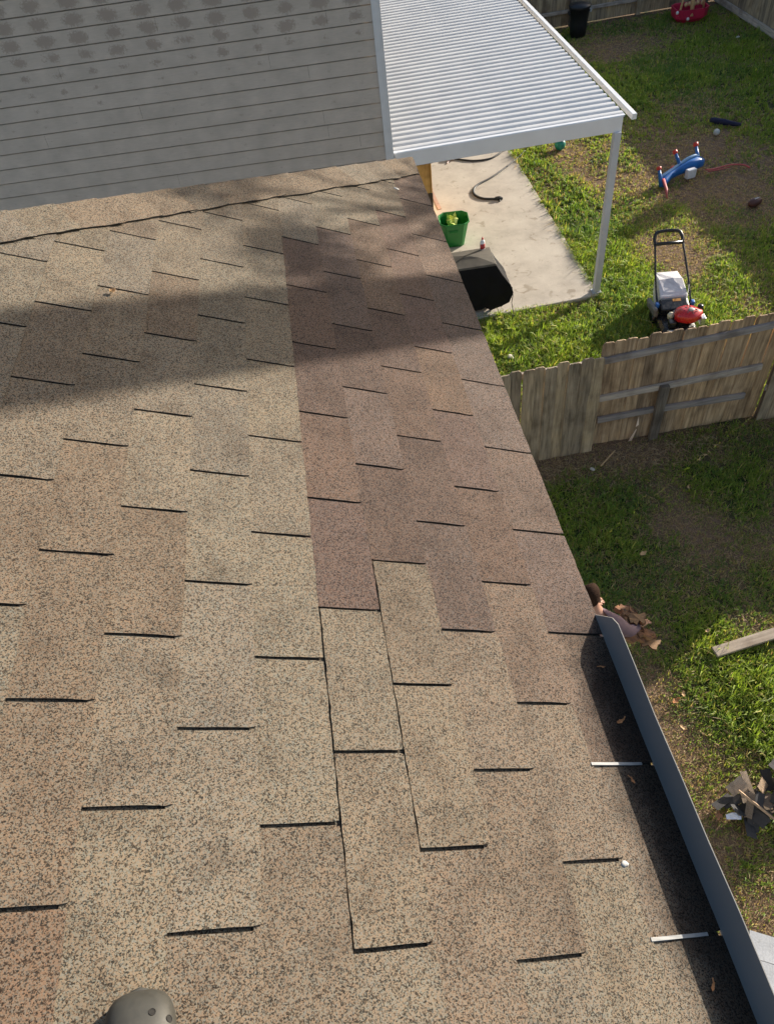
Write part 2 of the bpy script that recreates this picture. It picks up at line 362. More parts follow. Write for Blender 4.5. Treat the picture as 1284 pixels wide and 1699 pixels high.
# near slope deck, far slope deck
dk = MB(); E_U = .515; EX = E_U*cp
def nearP(u, v, n=0.0): return (u, v, n)
L_X = -3.2; uL = L_X/cp
dk.poly([(uL, -2.5, -.001), (E_U, -2.5, -.001), (E_U, EX+HIPC, -.001), (uL, L_X+HIPC, -.001)])
dk.poly([(E_U, -2.5, -.001), (E_U, -2.5, -.022), (E_U, EX+HIPC, -.022), (E_U, EX+HIPC, -.001)])
dk.poly([(uL, -2.5, -.022), (uL, L_X+HIPC, -.022), (E_U, EX+HIPC, -.022), (E_U, -2.5, -.022)])
roof = dk.build('roof', [MDECK], house, loc=RO, rot=(0, PR, 0)); roof.color = (1, 1, 1, 1)
def clip(poly, a, b, c):        # keep a*x+b*y <= c
    out = []
    for i in range(len(poly)):
        p, q = poly[i], poly[(i+1) % len(poly)]; dp = a*p[0]+b*p[1]-c; dq = a*q[0]+b*q[1]-c
        if dp <= 0: out.append(p)
        if dp*dq < 0: t = dp/(dp-dq); out.append((p[0]+(q[0]-p[0])*t, p[1]+(q[1]-p[1])*t))
    return out
TH = .003; LIFT = .0034
def tab_outline(wd, ln, s):
    r = random.Random(s); j = lambda a: r.uniform(-a, a); g = .0030
    P = [(-.012, g), (wd*.3, g+j(.0009)), (wd*.65, g+j(.0011)), (wd*.9, g+j(.0012)), (wd-.001, g+.0015)]
    for k in range(1, 11): P.append((wd+j(.0011), g+(ln-2*g)*k/11+j(.004)))
    P += [(wd-.001, ln-g-.0015), (wd*.9, ln-g+j(.0008)), (wd*.6, ln-g+j(.0007)), (wd*.3, ln-g+j(.0006)), (-.012, ln-g)]
    return P
def tab_mesh(P, wd, lift=0.0):
    b = MB(); zt = lambda u: TH+LIFT*max(0, (u+.012)/(wd+.012))+lift
    top = [(u, v, zt(u)) for u, v in P]; bot = [(u, v, zt(u)-TH) for u, v in P]
    b.poly(top, 0)
    n = len(P)
    for i in range(n):
        k = (i+1) % n; b.poly([bot[i], bot[k], top[k], top[i]], 1)
    return b
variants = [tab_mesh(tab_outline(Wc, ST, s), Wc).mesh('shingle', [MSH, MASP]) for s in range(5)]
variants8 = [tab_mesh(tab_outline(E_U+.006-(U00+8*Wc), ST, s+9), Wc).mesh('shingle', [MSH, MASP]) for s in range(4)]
offs = {-2: 1.593, -1: .796, 0: .314, 1: .445, 2: .27, 3: .413, 4: .230, 5: .367, 6: .196, 7: .335, 8: .207}
offs[-3] = .80; offs[-4] = .65; offs[-5] = .80; offs[-6] = .65
tans = [(1, 1, 1), (.97, .98, 1.0), (1.03, 1.02, .99), (.95, .93, .92), (1.01, .98, .95), (.92, .88, .86), (1.0, 1.01, 1.0), (1.04, 1.03, 1.01)]
browns = [(.70, .58, .59), (.58, .49, .52), (.80, .66, .63), (.66, .58, .63), (.68, .57, .62), (.80, .68, .66)]
patch_from = {4: 2, 5: 2, 6: 2, 7: 2, 8: 2}; patch_to = {4: 6, 5: 6, 6: 7, 7: 7, 8: 99}
nt_ = 0
for k in range(-6, 9):
    off = offs[k] % ST
    base_j = round((offs[k]-off)/ST)
    for j in range(-5, 14):
        v0 = off+j*ST; jj = j-base_j            # jj: index of the slot at the tab's near end
        u0 = U00+k*Wc
        if v0 < -1.4: continue
        # hip limit: v <= (u)*cos + HIPC
        if v0 > (u0+Wc)*cp+HIPC: continue
        r = random.Random(k*100+j)
        if k in patch_from and patch_from[k] <= jj <= patch_to[k]:
            col = r.choice(browns); f = r.uniform(.93, 1.07)
            if k == 8: col = tuple((c*3+1.0*q)/4 for c, q in zip(col, (.95, .9, 1.0))); 
            if k == 4: col = browns[[1, 3, 4, 0, 1, 0, 1][jj % 7]]
        else:
            col = r.choice(tans); f = r.uniform(.95, 1.05)
            if (k, jj) in ((0, 0), (0, 1), (0, 2), (1, 1), (-1, 0), (1, 4)): col = (.90, .83, .79)
            if (k, jj) == (0, -1): col = (.80, .68, .63)
            if (k, jj) in ((6, 0), (5, -1)): col = (.92, .86, .84)
            if (k, jj) in ((7, 1), (8, 1)): col = (.88, .78, .78)
            if (k, jj) in ((6, 1), (8, 0), (7, 0)): col = (.94, .89, .88)
        col = tuple(c*f for c in col)
        full = (v0+ST) < (u0-.012)*cp+HIPC
        if full: me = (variants8 if k == 8 else variants)[r.randrange(4)]
        else:
            wd_ = E_U+.006-u0 if k == 8 else Wc
            P = clip(tab_outline(wd_, ST, r.randrange(99)), -cp, 1, u0*cp+HIPC-v0-.01)
            if len(P) < 3: continue
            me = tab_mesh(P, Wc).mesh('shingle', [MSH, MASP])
        gap = 0
        if k == 4 and jj in (0, 1): gap = .0024
        if k == 5 and jj in (0, 1): gap = .0020
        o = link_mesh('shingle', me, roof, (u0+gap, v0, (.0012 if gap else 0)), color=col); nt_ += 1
        if gap:     # the lifted strip starts at the gap instead of tucking under the course above
            rj = random.Random(k*7+j); P = [(max(u, .001), v) for u, v in tab_outline(Wc, ST, 3)]; P += [(.001+rj.uniform(-.0012, .0016), P[-1][1]-(P[-1][1]-P[0][1])*q/18) for q in range(1, 18)]
            o.data = tab_mesh(P, Wc, .0006).mesh('shingle', [MSH, MASP])
            o.scale = ((Wc-gap)/Wc, 1, 1)
M_STRIP = plain('white_sealant', (.26, .26, .255), .6, var=.2, scale=60)
for j in (0, 1):
    s_ = MB(); v = offs[8]+j*ST
    s_.loft([[(U00+8*Wc-.004+q*.030, v-.0030+random.uniform(-.0008, .0008), .0052), (U00+8*Wc-.004+q*.030, v+.0030+random.uniform(-.0008, .0008), .0052),
              (U00+8*Wc-.004+q*.030, v+.0028, .0080-.0006*(q % 2)), (U00+8*Wc-.004+q*.030, v-.0028, .0080)] for q in range(5)])
    o = s_.build('slot_strip', M_STRIP, roof); o['label'] = 'white strip showing in a shingle slot at the eave'
# second slope behind the hip
d2 = MB(); H0 = Vector((EX, EX+HIPC, RO.z-math.tan(PR)*EX)); H1 = Vector((L_X, L_X+HIPC, RO.z-math.tan(PR)*L_X))
d2.poly([H0, H1, (-6, L_X+HIPC, H1.z), (-6, EX+HIPC, H0.z)])
o = d2.build('rear_roof_slope', [MSH], house); o.color = (1, 1, 1, 1)
d3 = MB(); d3.poly([H1, (L_X, -2.5, H1.z), (-6, -2.5, H1.z), (-6, L_X+HIPC, H1.z)]); o = d3.build('roof_ridge_deck', [MSH], house); o.color = (1, 1, 1, 1)
# hip caps
Hd = (H1-H0).normalized(); Nn = Vector((sp_, 0, cp)); Bn = Nn.cross(Hd); Bn = Bn if Bn.y < 0 else -Bn
Nf = Vector((0, sp_, cp)); Bf = Nf.cross(Hd); Bf = Bf if Bf.y > 0 else -Bf
CW = .135; CE = .142; Ltot = (H1-H0).length
for i in range(int(Ltot/CE)+1):
    r = random.Random(i+50); b = MB(); t0 = -.015+i*CE; t1 = t0+CE+.03
    w0 = CW+r.uniform(-.008, .006); w1 = CW+r.uniform(-.008, .006)-.004; sk = r.uniform(-.003, .003)
    def row(t, lift, wn):
        c = H0+Hd*t; up = (Nn+Nf).normalized()
        out = []
        for q in (-1, -.97, -.5, 0, .5, .97, 1):
            if q <= 0: p = c+Bn*(-q*wn)+Nn*lift
            else: p = c+Bf*(q*wn)+Nf*lift
            if q == 0: p = c+up*(lift*1.05)
            p = Vector((min(p.x, EX+.006), min(p.y, EX+HIPC+.006), p.z)); out.append(p)
        return out
    # t increases up the hip: butt (lower) end at t0 sits proud, head end tucks under the next cap
    ns = 5; rows = []
    for q in range(ns+1):
        a = q/ns; rows.append(row(t0+(t1-t0)*a, .0140-.0045*a, w0+(w1-w0)*a+r.uniform(-.0025, .0025)))
    rowsb = [[p-(Nn if j_ < 3 else Nf if j_ > 3 else (Nn+Nf).normalized())*.0035 for j_, p in enumerate(rw)] for rw in rows]
    for q in range(ns):
        for j_ in range(6): b.poly([rows[q][j_], rows[q][j_+1], rows[q+1][j_+1], rows[q+1][j_]][::-1], 0)
        b.poly([rowsb[q][0], rows[q][0], rows[q+1][0], rowsb[q+1][0]], 1); b.poly([rowsb[q][6], rows[q][6], rows[q+1][6], rowsb[q+1][6]], 1)
        for j_ in range(6): b.poly([rowsb[q][j_], rowsb[q][j_+1], rowsb[q+1][j_+1], rowsb[q+1][j_]], 1)
    for j_ in range(6): b.poly([rowsb[0][j_], rowsb[0][j_+1], rows[0][j_+1], rows[0][j_]], 1)
    o = b.build('hip_cap_shingle', [MSH, MASP], roof if False else house)
    c = r.choice(tans[:5]); f = r.uniform(.93, 1.08); c = (1.0*f, .93*f, .88*f) if r.random() < .45 else tuple(q*f for q in c); o.color = (*c, 1)
# fascia, soffit and walls under the eave
MWALL = plain('painted_wall', (.30, .30, .29), .7, scale=6, bmp=.1)
MTRIM = plain('white_trim_paint', (.60, .61, .64), .5, var=.05, scale=8)
ez = RO.z-math.tan(PR)*EX
fb = MB(); fb.box((EX-.035, .48, ez-.12), (.03, 5.96, .17)); fb.box((-2.8, EX+HIPC-.035, ez-.12), (6.4, .03, .17)); fb.build('fascia', MTRIM, house)
wb = MB(); wb.box((-2.95, .02, (ez-.2)/2), (6.0, 5.9, ez-.2)); wb.build('wall', MWALL, house)
sb = MB(); sb.box((.22, .48, ez-.19), (.42, 5.9, .012)); sb.build('soffit', MTRIM, house)
# metal flashing bent up along the eave
MMET = plain('dark_grey_painted_metal', (.19, .20, .205), .5, metal=.0, var=.05, scale=5, bmp=.05)
MMETE = plain('metal_rim', (.38, .36, .32), .45, var=.05)
fl = MB(); bx, bz = EX+.003, ez+.006
def fp(y, q, th=0):         # q 0 foot, 1 top
    x = bx+.0195*q+(.0015 if th else 0); z = bz+.068*q; return (x, y, z)
ys = [.872, .850, .825, .800]+list(np.arange(.70, -2.4, -.12)); qs = [0.02, .40, .82, 1.0]+[1.0]*30
front, back = [], []
for i, y in enumerate(ys):
    q = qs[i]; wv = .0016*math.sin(y*9)+.0008*math.sin(y*31); a = fp(y, 0); b_ = fp(y, q); front.append([(a[0]+wv*.5, y, a[2]), (b_[0]+wv, y, b_[2])]); back.append([(a[0]+wv*.5+.0016, y, a[2]-.012), (b_[0]+wv+.0016, y, b_[2])])
for i in range(len(ys)-1):
    fl.poly([front[i][0], front[i][1], front[i+1][1], front[i+1][0]], 0); fl.poly([back[i][0], back[i+1][0], back[i+1][1], back[i][1]], 0)
    fl.poly([front[i][1], back[i][1], back[i+1][1], front[i+1][1]], 1)
fl.poly([front[0][0], back[0][0], back[0][1], front[0][1]], 0)
o = fl.build('metal_flashing', [MMET, MMETE], house); o['label'] = 'dark grey metal strip standing up along the eave'

# small things lying on the roof
def on_roof(u, v, n=.007): return (RO.x+u*cp+n*sp_, v, RO.z-u*sp_+n*cp)
def pt_roof(x, y, n=.007): return on_roof(x/cp, y, n)
def leafm(s_, l=.05, wd=.03, curl=.3):
    r = random.Random(s_); b = MB(); n = 7; top = []
    for i in range(n+1):
        t = i/n; ww = wd*math.sin(math.pi*min(1, t*.92+.05))**.8*(1+.35*math.sin(t*14+s_)); z = curl*l*(t-.4)**2+r.uniform(0, .002)
        top.append(((t-.5)*l, ww/2, z+curl*wd*.35), ); top.append(((t-.5)*l, 0, z)); top.append(((t-.5)*l, -ww/2, z+curl*wd*.35))
    for i in range(n):
        for j_ in (0, 1): b.poly([top[i*3+j_], top[i*3+j_+1], top[(i+1)*3+j_+1], top[(i+1)*3+j_]])
    # stalk
    b.tube([(l*.5, 0, .002), (l*.8, .004, .006)], .0008, 4)
    return b
MLEAF = plain('dry_leaf_orange', (.40, .17, .06), .7, var=.3, scale=60)
MLEAFT = plain('dry_leaf_tan', (.50, .32, .16), .7, var=.3, scale=60)
def solid(o, th=.0008):
    s_ = o.modifiers.new('solid', 'SOLIDIFY'); s_.thickness = th; return o
b = leafm(3, .015, .014, 1.1); o = b.build('dry_leaf', MLEAFT, loc=pt_roof(-.585, 1.81, .009), rot=(.4, PR, .9)); solid(o); tag(o, 'small curled orange leaf on the sunny shingles left of the shadow band', 'leaf')
for i, (x, y, l, a, lab) in enumerate([(.425, .60, .024, .4, 'rust coloured leaf lying against the upper metal strip above the first white strip'), (.405, .475, .016, 1.7, 'small rust leaf in the shadow just below the first white strip'), (.435, .73, .013, 2.6, 'tiny orange leaf in the shadow near the top of the metal strip'), (.41, .13, .016, .9, 'rust leaf stalk in the shadow near the bottom of the metal strip')]):
    o = leafm(i, l*.9, l*.28, .6).build('dry_leaf', MLEAF, loc=pt_roof(x, y, .010), rot=(.1, PR, a)); solid(o); tag(o, lab, 'leaf', 'dry leaves on the roof')
MCAULK = plain('white_caulk', (.40, .39, .37), .6, var=.2, scale=90)
def dab(x, y, r_, lab, nn=.006):
    b = MB(); rr = random.Random(int(x*999)); ring = [(r_*math.cos(k*.6283)*rr.uniform(.7, 1.25), r_*.8*math.sin(k*.6283)*rr.uniform(.7, 1.25)) for k in range(10)]
    b.loft([[(p*1.0, q, 0) for p, q in ring], [(p*.85, q*.85, .002) for p, q in ring], [(p*.4, q*.4, .0032) for p, q in ring]])
    o = b.build('caulk_dab', MCAULK, loc=pt_roof(x, y, nn), rot=(0, PR, 0), smooth=True); return tag(o, lab, 'caulk')
dab(.332, .327, .0075, 'white caulk dab at the end of a shingle slot near the lower eave')
dab(.335, 3.03, .012, 'white smear on the shingle below the hip cap near the roof corner')
# ------------------------------------------------------------------ clog shoe at the bottom left
MCLOG = plain('grey_green_foam', (.034, .033, .028), .55, var=.06, scale=120, bmp=.15, bd=.0008)
MHOLE = plain('dark_foot', (.012, .011, .010), .9)
clog = thing('clog_shoe', 'grey foam clog with round vent holes standing on the shingles at the bottom edge', 'shoe')
clog.location = pt_roof(-.410, .204, .010); clog.rotation_euler = (0, PR*.95, rad(4)); clog.scale = (.88, .9, .9)
def clog_body():
    b = MB(); rings = []
    prof = [(.000, .012, .020, .026), (-.004, .030, .032, .030), (-.014, .043, .044, .033), (-.035, .051, .057, .036), (-.065, .053, .068, .036), (-.095, .050, .077, .035), (-.120, .047, .084, .034)]
    n = 24
    for y, w_, h_, _ in prof:
        ring = []
        for k in range(n):
            a = 2*math.pi*k/n; cx_, sz = math.cos(a), math.sin(a)
            x = w_*math.copysign(abs(cx_)**.75, cx_); z = h_/2+h_/2*math.copysign(abs(sz)**.7, sz)
            if z > .02: x *= 1-.20*(z-.02)/h_
            ring.append((x, y, z))
        rings.append(ring)
    b.loft(rings, cap=False); return b
o = clog_body().build('upper', MCLOG, clog, smooth=True); smooth_mod(o, 2)
b = MB(); out = []
for k in range(28):
    a = 2*math.pi*k/28; x = .052*math.cos(a)*(1 if math.sin(a) > 0 else .85); y = -.135+.138*math.sin(a)
    out.append((x, y))
b.loft([[(x, y, 0) for x, y in out], [(x*1.04, -.135+(y+.135)*1.02, .010) for x, y in out], [(x, y, .022) for x, y in out]]); b.build('sole', MCLOG, clog, smooth=True, bevel=.002)
b = MB(); b.lathe((0, -.175, .022), [(.043, 0), (.046, .02), (.044, .05), (.040, .055)], 20, sy=1.7); b.build('heel_cup', MCLOG, clog, smooth=True)
upper = [c_ for c_ in clog.children if c_.name.startswith('upper')][0]
dg = bpy.context.evaluated_depsgraph_get(); ue = upper.evaluated_get(dg)
for hx, hy in ((.014, -.036), (.037, -.047), (-.012, -.056), (.012, -.068), (-.034, -.078), (.034, -.086), (-.010, -.092)):
    ok, hit, nrm, _ = ue.ray_cast(Vector((hx, hy, .3)), Vector((0, 0, -1)))
    if not ok: continue
    b = MB(); ax = nrm.to_track_quat('Z', 'Y').to_matrix()
    b.lathe(hit, [(0, -.004), (.0052, -.004), (.0052, .0008), (.0044, .0008), (.0040, .0002), (0, .0001)], 12, axis=ax); b.build('vent_hole', MHOLE, clog, smooth=False)

# ------------------------------------------------------------------ neighbouring house with lap siding
def siding_mat():
    m, nt, bs = newmat('grey_lap_siding'); v = coords(nt, 'Object'); sx = nt.nodes.new('ShaderNodeSeparateXYZ'); nt.links.new(v, sx.inputs[0])
    X, Z = sx.outputs[0], sx.outputs[2]
    nz = tex(nt, 'ShaderNodeTexNoise', v, 40, 8, Roughness=.8); n2 = tex(nt, 'ShaderNodeTexNoise', v, 4.0, 5)
    grain = tex(nt, 'ShaderNodeTexNoise', coords(nt, 'Object', scale=(2, 20, 26)), 5, 4)
    # damp blotches, one per stud (0.406 m) on each board
    fx = math_(nt, 'SUBTRACT', math_(nt, 'FRACT', math_(nt, 'ADD', math_(nt, 'DIVIDE', X, .406), math_(nt, 'MULTIPLY', n2.outputs[0], .35))), .5)
    fz = math_(nt, 'SUBTRACT', math_(nt, 'FRACT', math_(nt, 'DIVIDE', Z, .1787)), .55)
    d = math_(nt, 'SQRT', math_(nt, 'ADD', math_(nt, 'POWER', math_(nt, 'MULTIPLY', fx, 3.0), 2), math_(nt, 'POWER', math_(nt, 'MULTIPLY', fz, 2.3), 2)))
    d = math_(nt, 'ADD', d, math_(nt, 'MULTIPLY', math_(nt, 'SUBTRACT', nz.outputs[0], .5), 2.6))
    # strongest high on the wall and fading towards the lower boards
    hz = math_(nt, 'ADD', math_(nt, 'MULTIPLY', math_(nt, 'SUBTRACT', Z, 4.15), 1.35), math_(nt, 'MULTIPLY', math_(nt, 'SUBTRACT', n2.outputs[0], .5), 2.2))
    hz = math_(nt, 'ADD', hz, math_(nt, 'MULTIPLY', X, -.02))
    lim = math_(nt, 'MINIMUM', math_(nt, 'MAXIMUM', math_(nt, 'ADD', math_(nt, 'MULTIPLY', hz, 1.1), .28), 0.0), .92)
    msk = nt.nodes.new('ShaderNodeMapRange'); nt.links.new(math_(nt, 'SUBTRACT', lim, d), msk.inputs[0]); msk.inputs[1].default_value = -.12; msk.inputs[2].default_value = .30
    base = ramp(nt, n2.outputs[0], [(.3, (.44, .385, .335)), (.7, (.54, .47, .41))])
    base = mixc(nt, 1, base, ramp(nt, grain.outputs[0], [(.3, (.93, .93, .93)), (.7, (1.05, 1.05, 1.05))]), 'MULTIPLY')
    base = mixc(nt, math_(nt, 'MULTIPLY', msk.outputs[0], .80), base, (.30, .245, .205))
    nt.links.new(base, bs.inputs['Base Color']); bs.inputs['Roughness'].default_value = .75; bump(nt, bs, grain.outputs[0], .25, .002); return m
MSID = siding_mat(); MSIDE = plain('siding_dark_core', (.09, .09, .09), .9)  # wall behind the boards in one dark grey
nb = thing('neighbour_house', 'grey lap-sided house beyond the roof with the patio cover on its right side', 'house', (1.10, 10.02, 0), rad(-3.6))
RH = .1787; z_top = 4.491
joints = {0: [.62], 2: [1.38], 3: [.93], 6: [.83], 7: [.80], 8: [.40], -1: [2.6], -3: [1.7], 4: [3.1], 5: [4.4], 1: [3.9], 9: [2.9]}
for i in range(-7, 26):
    zt = z_top-i*RH; cuts = [.06]+joints.get(i, [3.66*((i*37) % 11)/11+.8])+[8.0]
    xs_ = sorted(cuts)
    for a, c in zip(xs_[:-1], xs_[1:]):
        b = MB(); g = .0015
        # board: top tucked back, bottom edge proud
        x0, x1 = -c+g, -a-g; zb = zt-RH
        pr_ = [(.026, zt+.010), (.026, zt-.008), (.000, zt-.016), (-.016, zb), (-.008, zb), (.032, zt+.010)]
        A = [(x0, y, z) for y, z in pr_]; B = [(x1, y, z) for y, z in pr_]
        b.add(A+B, [(q, (q+1) % 6, (q+1) % 6+6, q+6) for q in range(6)]+[(5, 4, 3, 2, 1, 0), (6, 7, 8, 9, 10, 11)]); b.build('siding_board', MSID, nb)
b = MB(); b.box((-4.0, 4.05, 2.9), (7.9, 7.94, 5.8)); b.build('wall', MSIDE, nb)
b = MB(); b.box((-.040, -.017, 2.88), (.085, .024, 5.76)); b.box((.013, .035, 2.88), (.022, .12, 5.76)); b.build('corner_trim', MTRIM, nb, bevel=.003)
b = MB(); b.loft([[(-8.6, -.5, 5.72), (.5, -.5, 5.72), (.5, 8.6, 5.72), (-8.6, 8.6, 5.72)], [(-8.6, -.5, 5.86), (.5, -.5, 5.86), (.5, 8.6, 5.86), (-8.6, 8.6, 5.86)], [(-5, 3.2, 7.4), (-3, 3.2, 7.4), (-3, 5, 7.4), (-5, 5, 7.4)]])
o = b.build('roof', MSH, nb); o.color = (.9, .9, .9, 1)

# ------------------------------------------------------------------ patio cover
cover = thing('patio_cover', 'white corrugated metal patio cover on square posts beside the grey house', 'patio cover', (1.18, 10.05, 0))
MCOV = plain('white_painted_steel', (.74, .75, .78), .38, var=.05, scale=3, bmp=.05, spec=.6)
def cov_mat():
    m, nt, bs = newmat('white_cover_sheet'); v = coords(nt, rand=3); t = tex(nt, 'ShaderNodeTexNoise', v, 2.5, 5); d = tex(nt, 'ShaderNodeTexNoise', v, 38, 3)
    col = ramp(nt, t.outputs[0], [(.3, (.56, .565, .58)), (.7, (.66, .66, .665))])
    col = mixc(nt, 1, col, ramp(nt, d.outputs[0], [(.20, (.25, .24, .22)), (.255, (1, 1, 1))]), 'MULTIPLY')
    nt.links.new(col, bs.inputs['Base Color']); bs.inputs['Roughness'].default_value = .36; bs.inputs['Specular IOR Level'].default_value = .6; return m
MCOVS = cov_mat()
cz = 7-4.252; PITCH = .165; RW = 3.22; slope = -.006
def ribz(q):       # q 0..1 across one rib: broad raised pan, narrow valley
    return [0, .032, .036, .036, .030, 0.0, 0.0][0:0] or 0
b = MB(); seg = [(0, 0), (.022, .0), (.052, .030), (.075, .034), (.110, .034), (.133, .030), (.160, 0)]
prof = []
for r_ in range(5):
    for y, z in seg: prof.append((r_*PITCH+y, z))
prof.append((5*PITCH, 0))
for (y0, z0), (y1, z1) in zip(prof[:-1], prof[1:]):
    b.poly([(0, y0, z0), (RW, y0, z0+slope), (RW, y1, z1+slope), (0, y1, z1)])
    b.poly([(0, y1, z1-.004), (RW, y1, z1+slope-.004), (RW, y0, z0+slope-.004), (0, y0, z0-.004)])
    b.poly([(RW, y0, z0+slope), (RW, y0, z0+slope-.004), (RW, y1, z1+slope-.004), (RW, y1, z1+slope)])
pm = b.mesh('roof_panel', MCOVS, True)
for i in range(11): link_mesh('roof_panel', pm, cover, (-.06, .03+i*5*PITCH, cz-.028))
b = MB(); b.box((1.54, 0, cz-.105), (3.16, .05, .205)); b.build('front_beam', MCOV, cover, bevel=.004)
b = MB(); b.box((1.55, .015, cz+.0), (3.20, .055, .006)); b.build('beam_cap', MCOV, cover)
b = MB(); b.box((3.275, 4.55, cz-.035), (.065, 9.16, .075)); b.build('side_gutter', MCOV, cover, bevel=.004)
b = MB(); b.box((3.07, 4.6, cz-.12), (.05, 9.0, .15)); b.build('side_beam', MCOV, cover)
MPOST = plain('post_paint', (.50, .52, .56), .5, var=.05, scale=6)
for y in (-.02, 8.6):
    b = MB(); b.box((3.06, y+.0, (cz-.21)/2+.02), (.095, .095, cz-.23)); b.box((3.06, y, .045), (.15, .15, .016)); b.build('post', MPOST, cover, bevel=.004)

# ------------------------------------------------------------------ fences
def picket_mesh(wd, h, s, mat):
    r = random.Random(s); b = MB(); t = .016; hw = wd/2
    out = [(-hw, 0), (hw, 0), (hw, h-.035), (hw-.012, h-.012), (hw-.028, h), (-hw+.028, h), (-hw+.012, h-.012), (-hw, h-.035)]
    lean = r.uniform(-.006, .006); out = [(x+lean*z/h, z) for x, z in out]
    b.loft([[(x, -t/2, z) for x, z in out], [(x, t/2, z) for x, z in out]][::-1]); return b.mesh('picket', mat)
pk = {m_: [picket_mesh(.138, 1.70, s, [M_PICK, M_PICKG][m_]) for s in range(5)] for m_ in (0, 1)}
# dividing fence
df = thing('board_fence', 'weathered board fence dividing the two yards with its rails showing', 'fence', (.3, 6.62, 0), rad(.4))
x = .07; i = 0
while x < 9.0:
    X_ = .3+x; r = random.Random(i*3+1); front = X_ < 3.02 or X_ > 5.20
    y = (-.055 if front else .045)+(i % 2)*.006
    hh = (1.585 if X_ < 3.02 else 1.60 if front else 1.68+.012*(X_-3))/1.70*r.uniform(.985, 1.008)
    if front and X_ > 5.2: hh *= 1.0
    o = link_mesh('picket', pk[1 if front else 0][r.randrange(5)], df, (x, y-(.02 if front and X_ < 3.02 else 0), -.045), (r.uniform(-.006, .006), r.uniform(-.008, .008), r.uniform(-.03, .03)), (r.uniform(1.045, 1.07), 1, hh))
    x += .1405+r.uniform(-.001, .004); i += 1
def rail(parent, x0, x1, z, y, sag=0, mat=None):
    b = MB(); b.box(((x0+x1)/2, y, z), (x1-x0, .040, .085), rot=(0, -sag, 0)); b.build('rail', mat or M_RAIL, parent, bevel=.003)
rail(df, 2.72, 4.95, 1.445, .012, .045); rail(df, 2.74, 4.82, .835, .012, .028); rail(df, 3.62, 4.72, .43, .012, -.03); rail(df, 2.76, 3.50, .45, .012, .02)
rail(df, .0, 2.70, 1.40, .0); rail(df, .0, 2.70, .5, .0); rail(df, 4.97, 9.0, 1.45, 0); rail(df, 4.97, 9.0, .5, 0)
for px_, ph, w_ in ((3.555, .87, .115), (.0, 1.6, .09), (5.03, 1.5, .09), (8.6, 1.6, .09)):
    b = MB(); b.box((px_, -.035 if ph < 1 else .01, ph/2-.03), (w_, .06, ph+.06)); b.build('post', M_POST, df, bevel=.004)
b = MB(); b.loft([[(2.985+.30, -.012, .30), (3.305, -.012, .30), (3.315, -.006, .30)], [(3.285+.0, -.022, .12), (3.325, -.022, .16), (3.32, -.006, .14)]]); 
MSPL = plain('fresh_split_wood', (.95, .72, .58), .7, scale=40)
b = MB(); b.add([(3.30, -.030, .42), (3.325, -.028, .26), (3.285, -.032, .24), (3.30, -.018, .3)], [(0, 1, 2), (0, 3, 1), (0, 2, 3), (1, 3, 2)])
b.add([(3.29, -.045, .215), (3.30, -.045, .205), (3.26, -.05, .01), (3.21, -.05, .015), (3.265, -.05, .16)], [(0, 1, 2, 3, 4), (4, 3, 2, 1, 0)]); o = b.build('splinter', MSPL, df); o['label'] = 'pale freshly split splinter low on the fence'
# back fence and right fence
bf = thing('back_fence', 'shaded board fence across the far end of the yard', 'fence', (3.6, 22.75, 0), rad(1.5))
x = .07; i = 0
while x < 8.75:
    r = random.Random(i+500); o = link_mesh('picket', pk[1][r.randrange(5)], bf, (x, .05, 0), (0, r.uniform(-.006, .006), r.uniform(-.03, .03)), (1.06, 1, r.uniform(1.04, 1.07))); x += .143; i += 1
for z in (.35, .95, 1.5): rail(bf, 0, 8.5, z, 0)
for px_ in (1.2, 3.0, 4.25, 6.2, 8.2):
    b = MB(); b.box((px_, -.04, .88), (.10, .09, 1.78)); b.build('post', M_POST if px_ != 6.2 else M_PICKG, bf, bevel=.004)
rf = thing('side_fence', 'shaded board fence along the right side of the yard', 'fence', (12.08, 22.9, 0), rad(-90.5))
x = .07; i = 0
while x < 18.2:
    r = random.Random(i+900); o = link_mesh('picket', pk[1][r.randrange(5)], rf, (x, .0, -.03), (0, r.uniform(-.006, .006), r.uniform(-.03, .03)), (1.06, 1, r.uniform(1.03, 1.06))); x += .143; i += 1
b = MB(); b.box((9.1, -.045, .10), (18.2, .035, .16)); b.build('kick_board', M_RAIL, rf, bevel=.004)
for z in (.6, 1.45): rail(rf, 0, 18.2, z, .04)

# tall shrub outside the frame whose tip shades the lawn by the toy
MBARK = plain('bark', (.09, .07, .05), .9, scale=12, bmp=.6, bd=.02); MFOL = plain('shrub_leaves', (.05, .08, .025), .6, var=.35, scale=3)
def shrub(loc, h, wd, s, lab):
    t = thing('shrub', lab, 'shrub', loc); b = MB(); r = random.Random(s)
    b.tube([(0, 0, 0), (.02, .01, h*.5), (0, 0, h*.85)], [.05, .035, .01], 8); b.build('trunk', MBARK, t)
    b = MB()
    for _ in range(2600):
        z = r.uniform(.25, 1)*h; rr = wd/2*math.sin(math.pi*min(1, max(0.02, (1.02-z/h)*.9+.06)))**.6*r.uniform(.2, 1.05); a = r.uniform(0, 6.28)
        c = Vector((rr*math.cos(a), rr*math.sin(a), z)); q = Euler((r.uniform(0, 3), r.uniform(0, 3), r.uniform(0, 6))).to_matrix(); l = r.uniform(.03, .06)
        b.poly([c+q@Vector((-l, 0, 0)), c+q@Vector((0, -l*.5, .005)), c+q@Vector((l, 0, 0)), c+q@Vector((0, l*.5, .005))])
    b.build('crown', MFOL, t)
shrub((12.55, 16.0, 0), 2.4, .75, 4, 'slim shrub behind the right side fence beyond the frame')

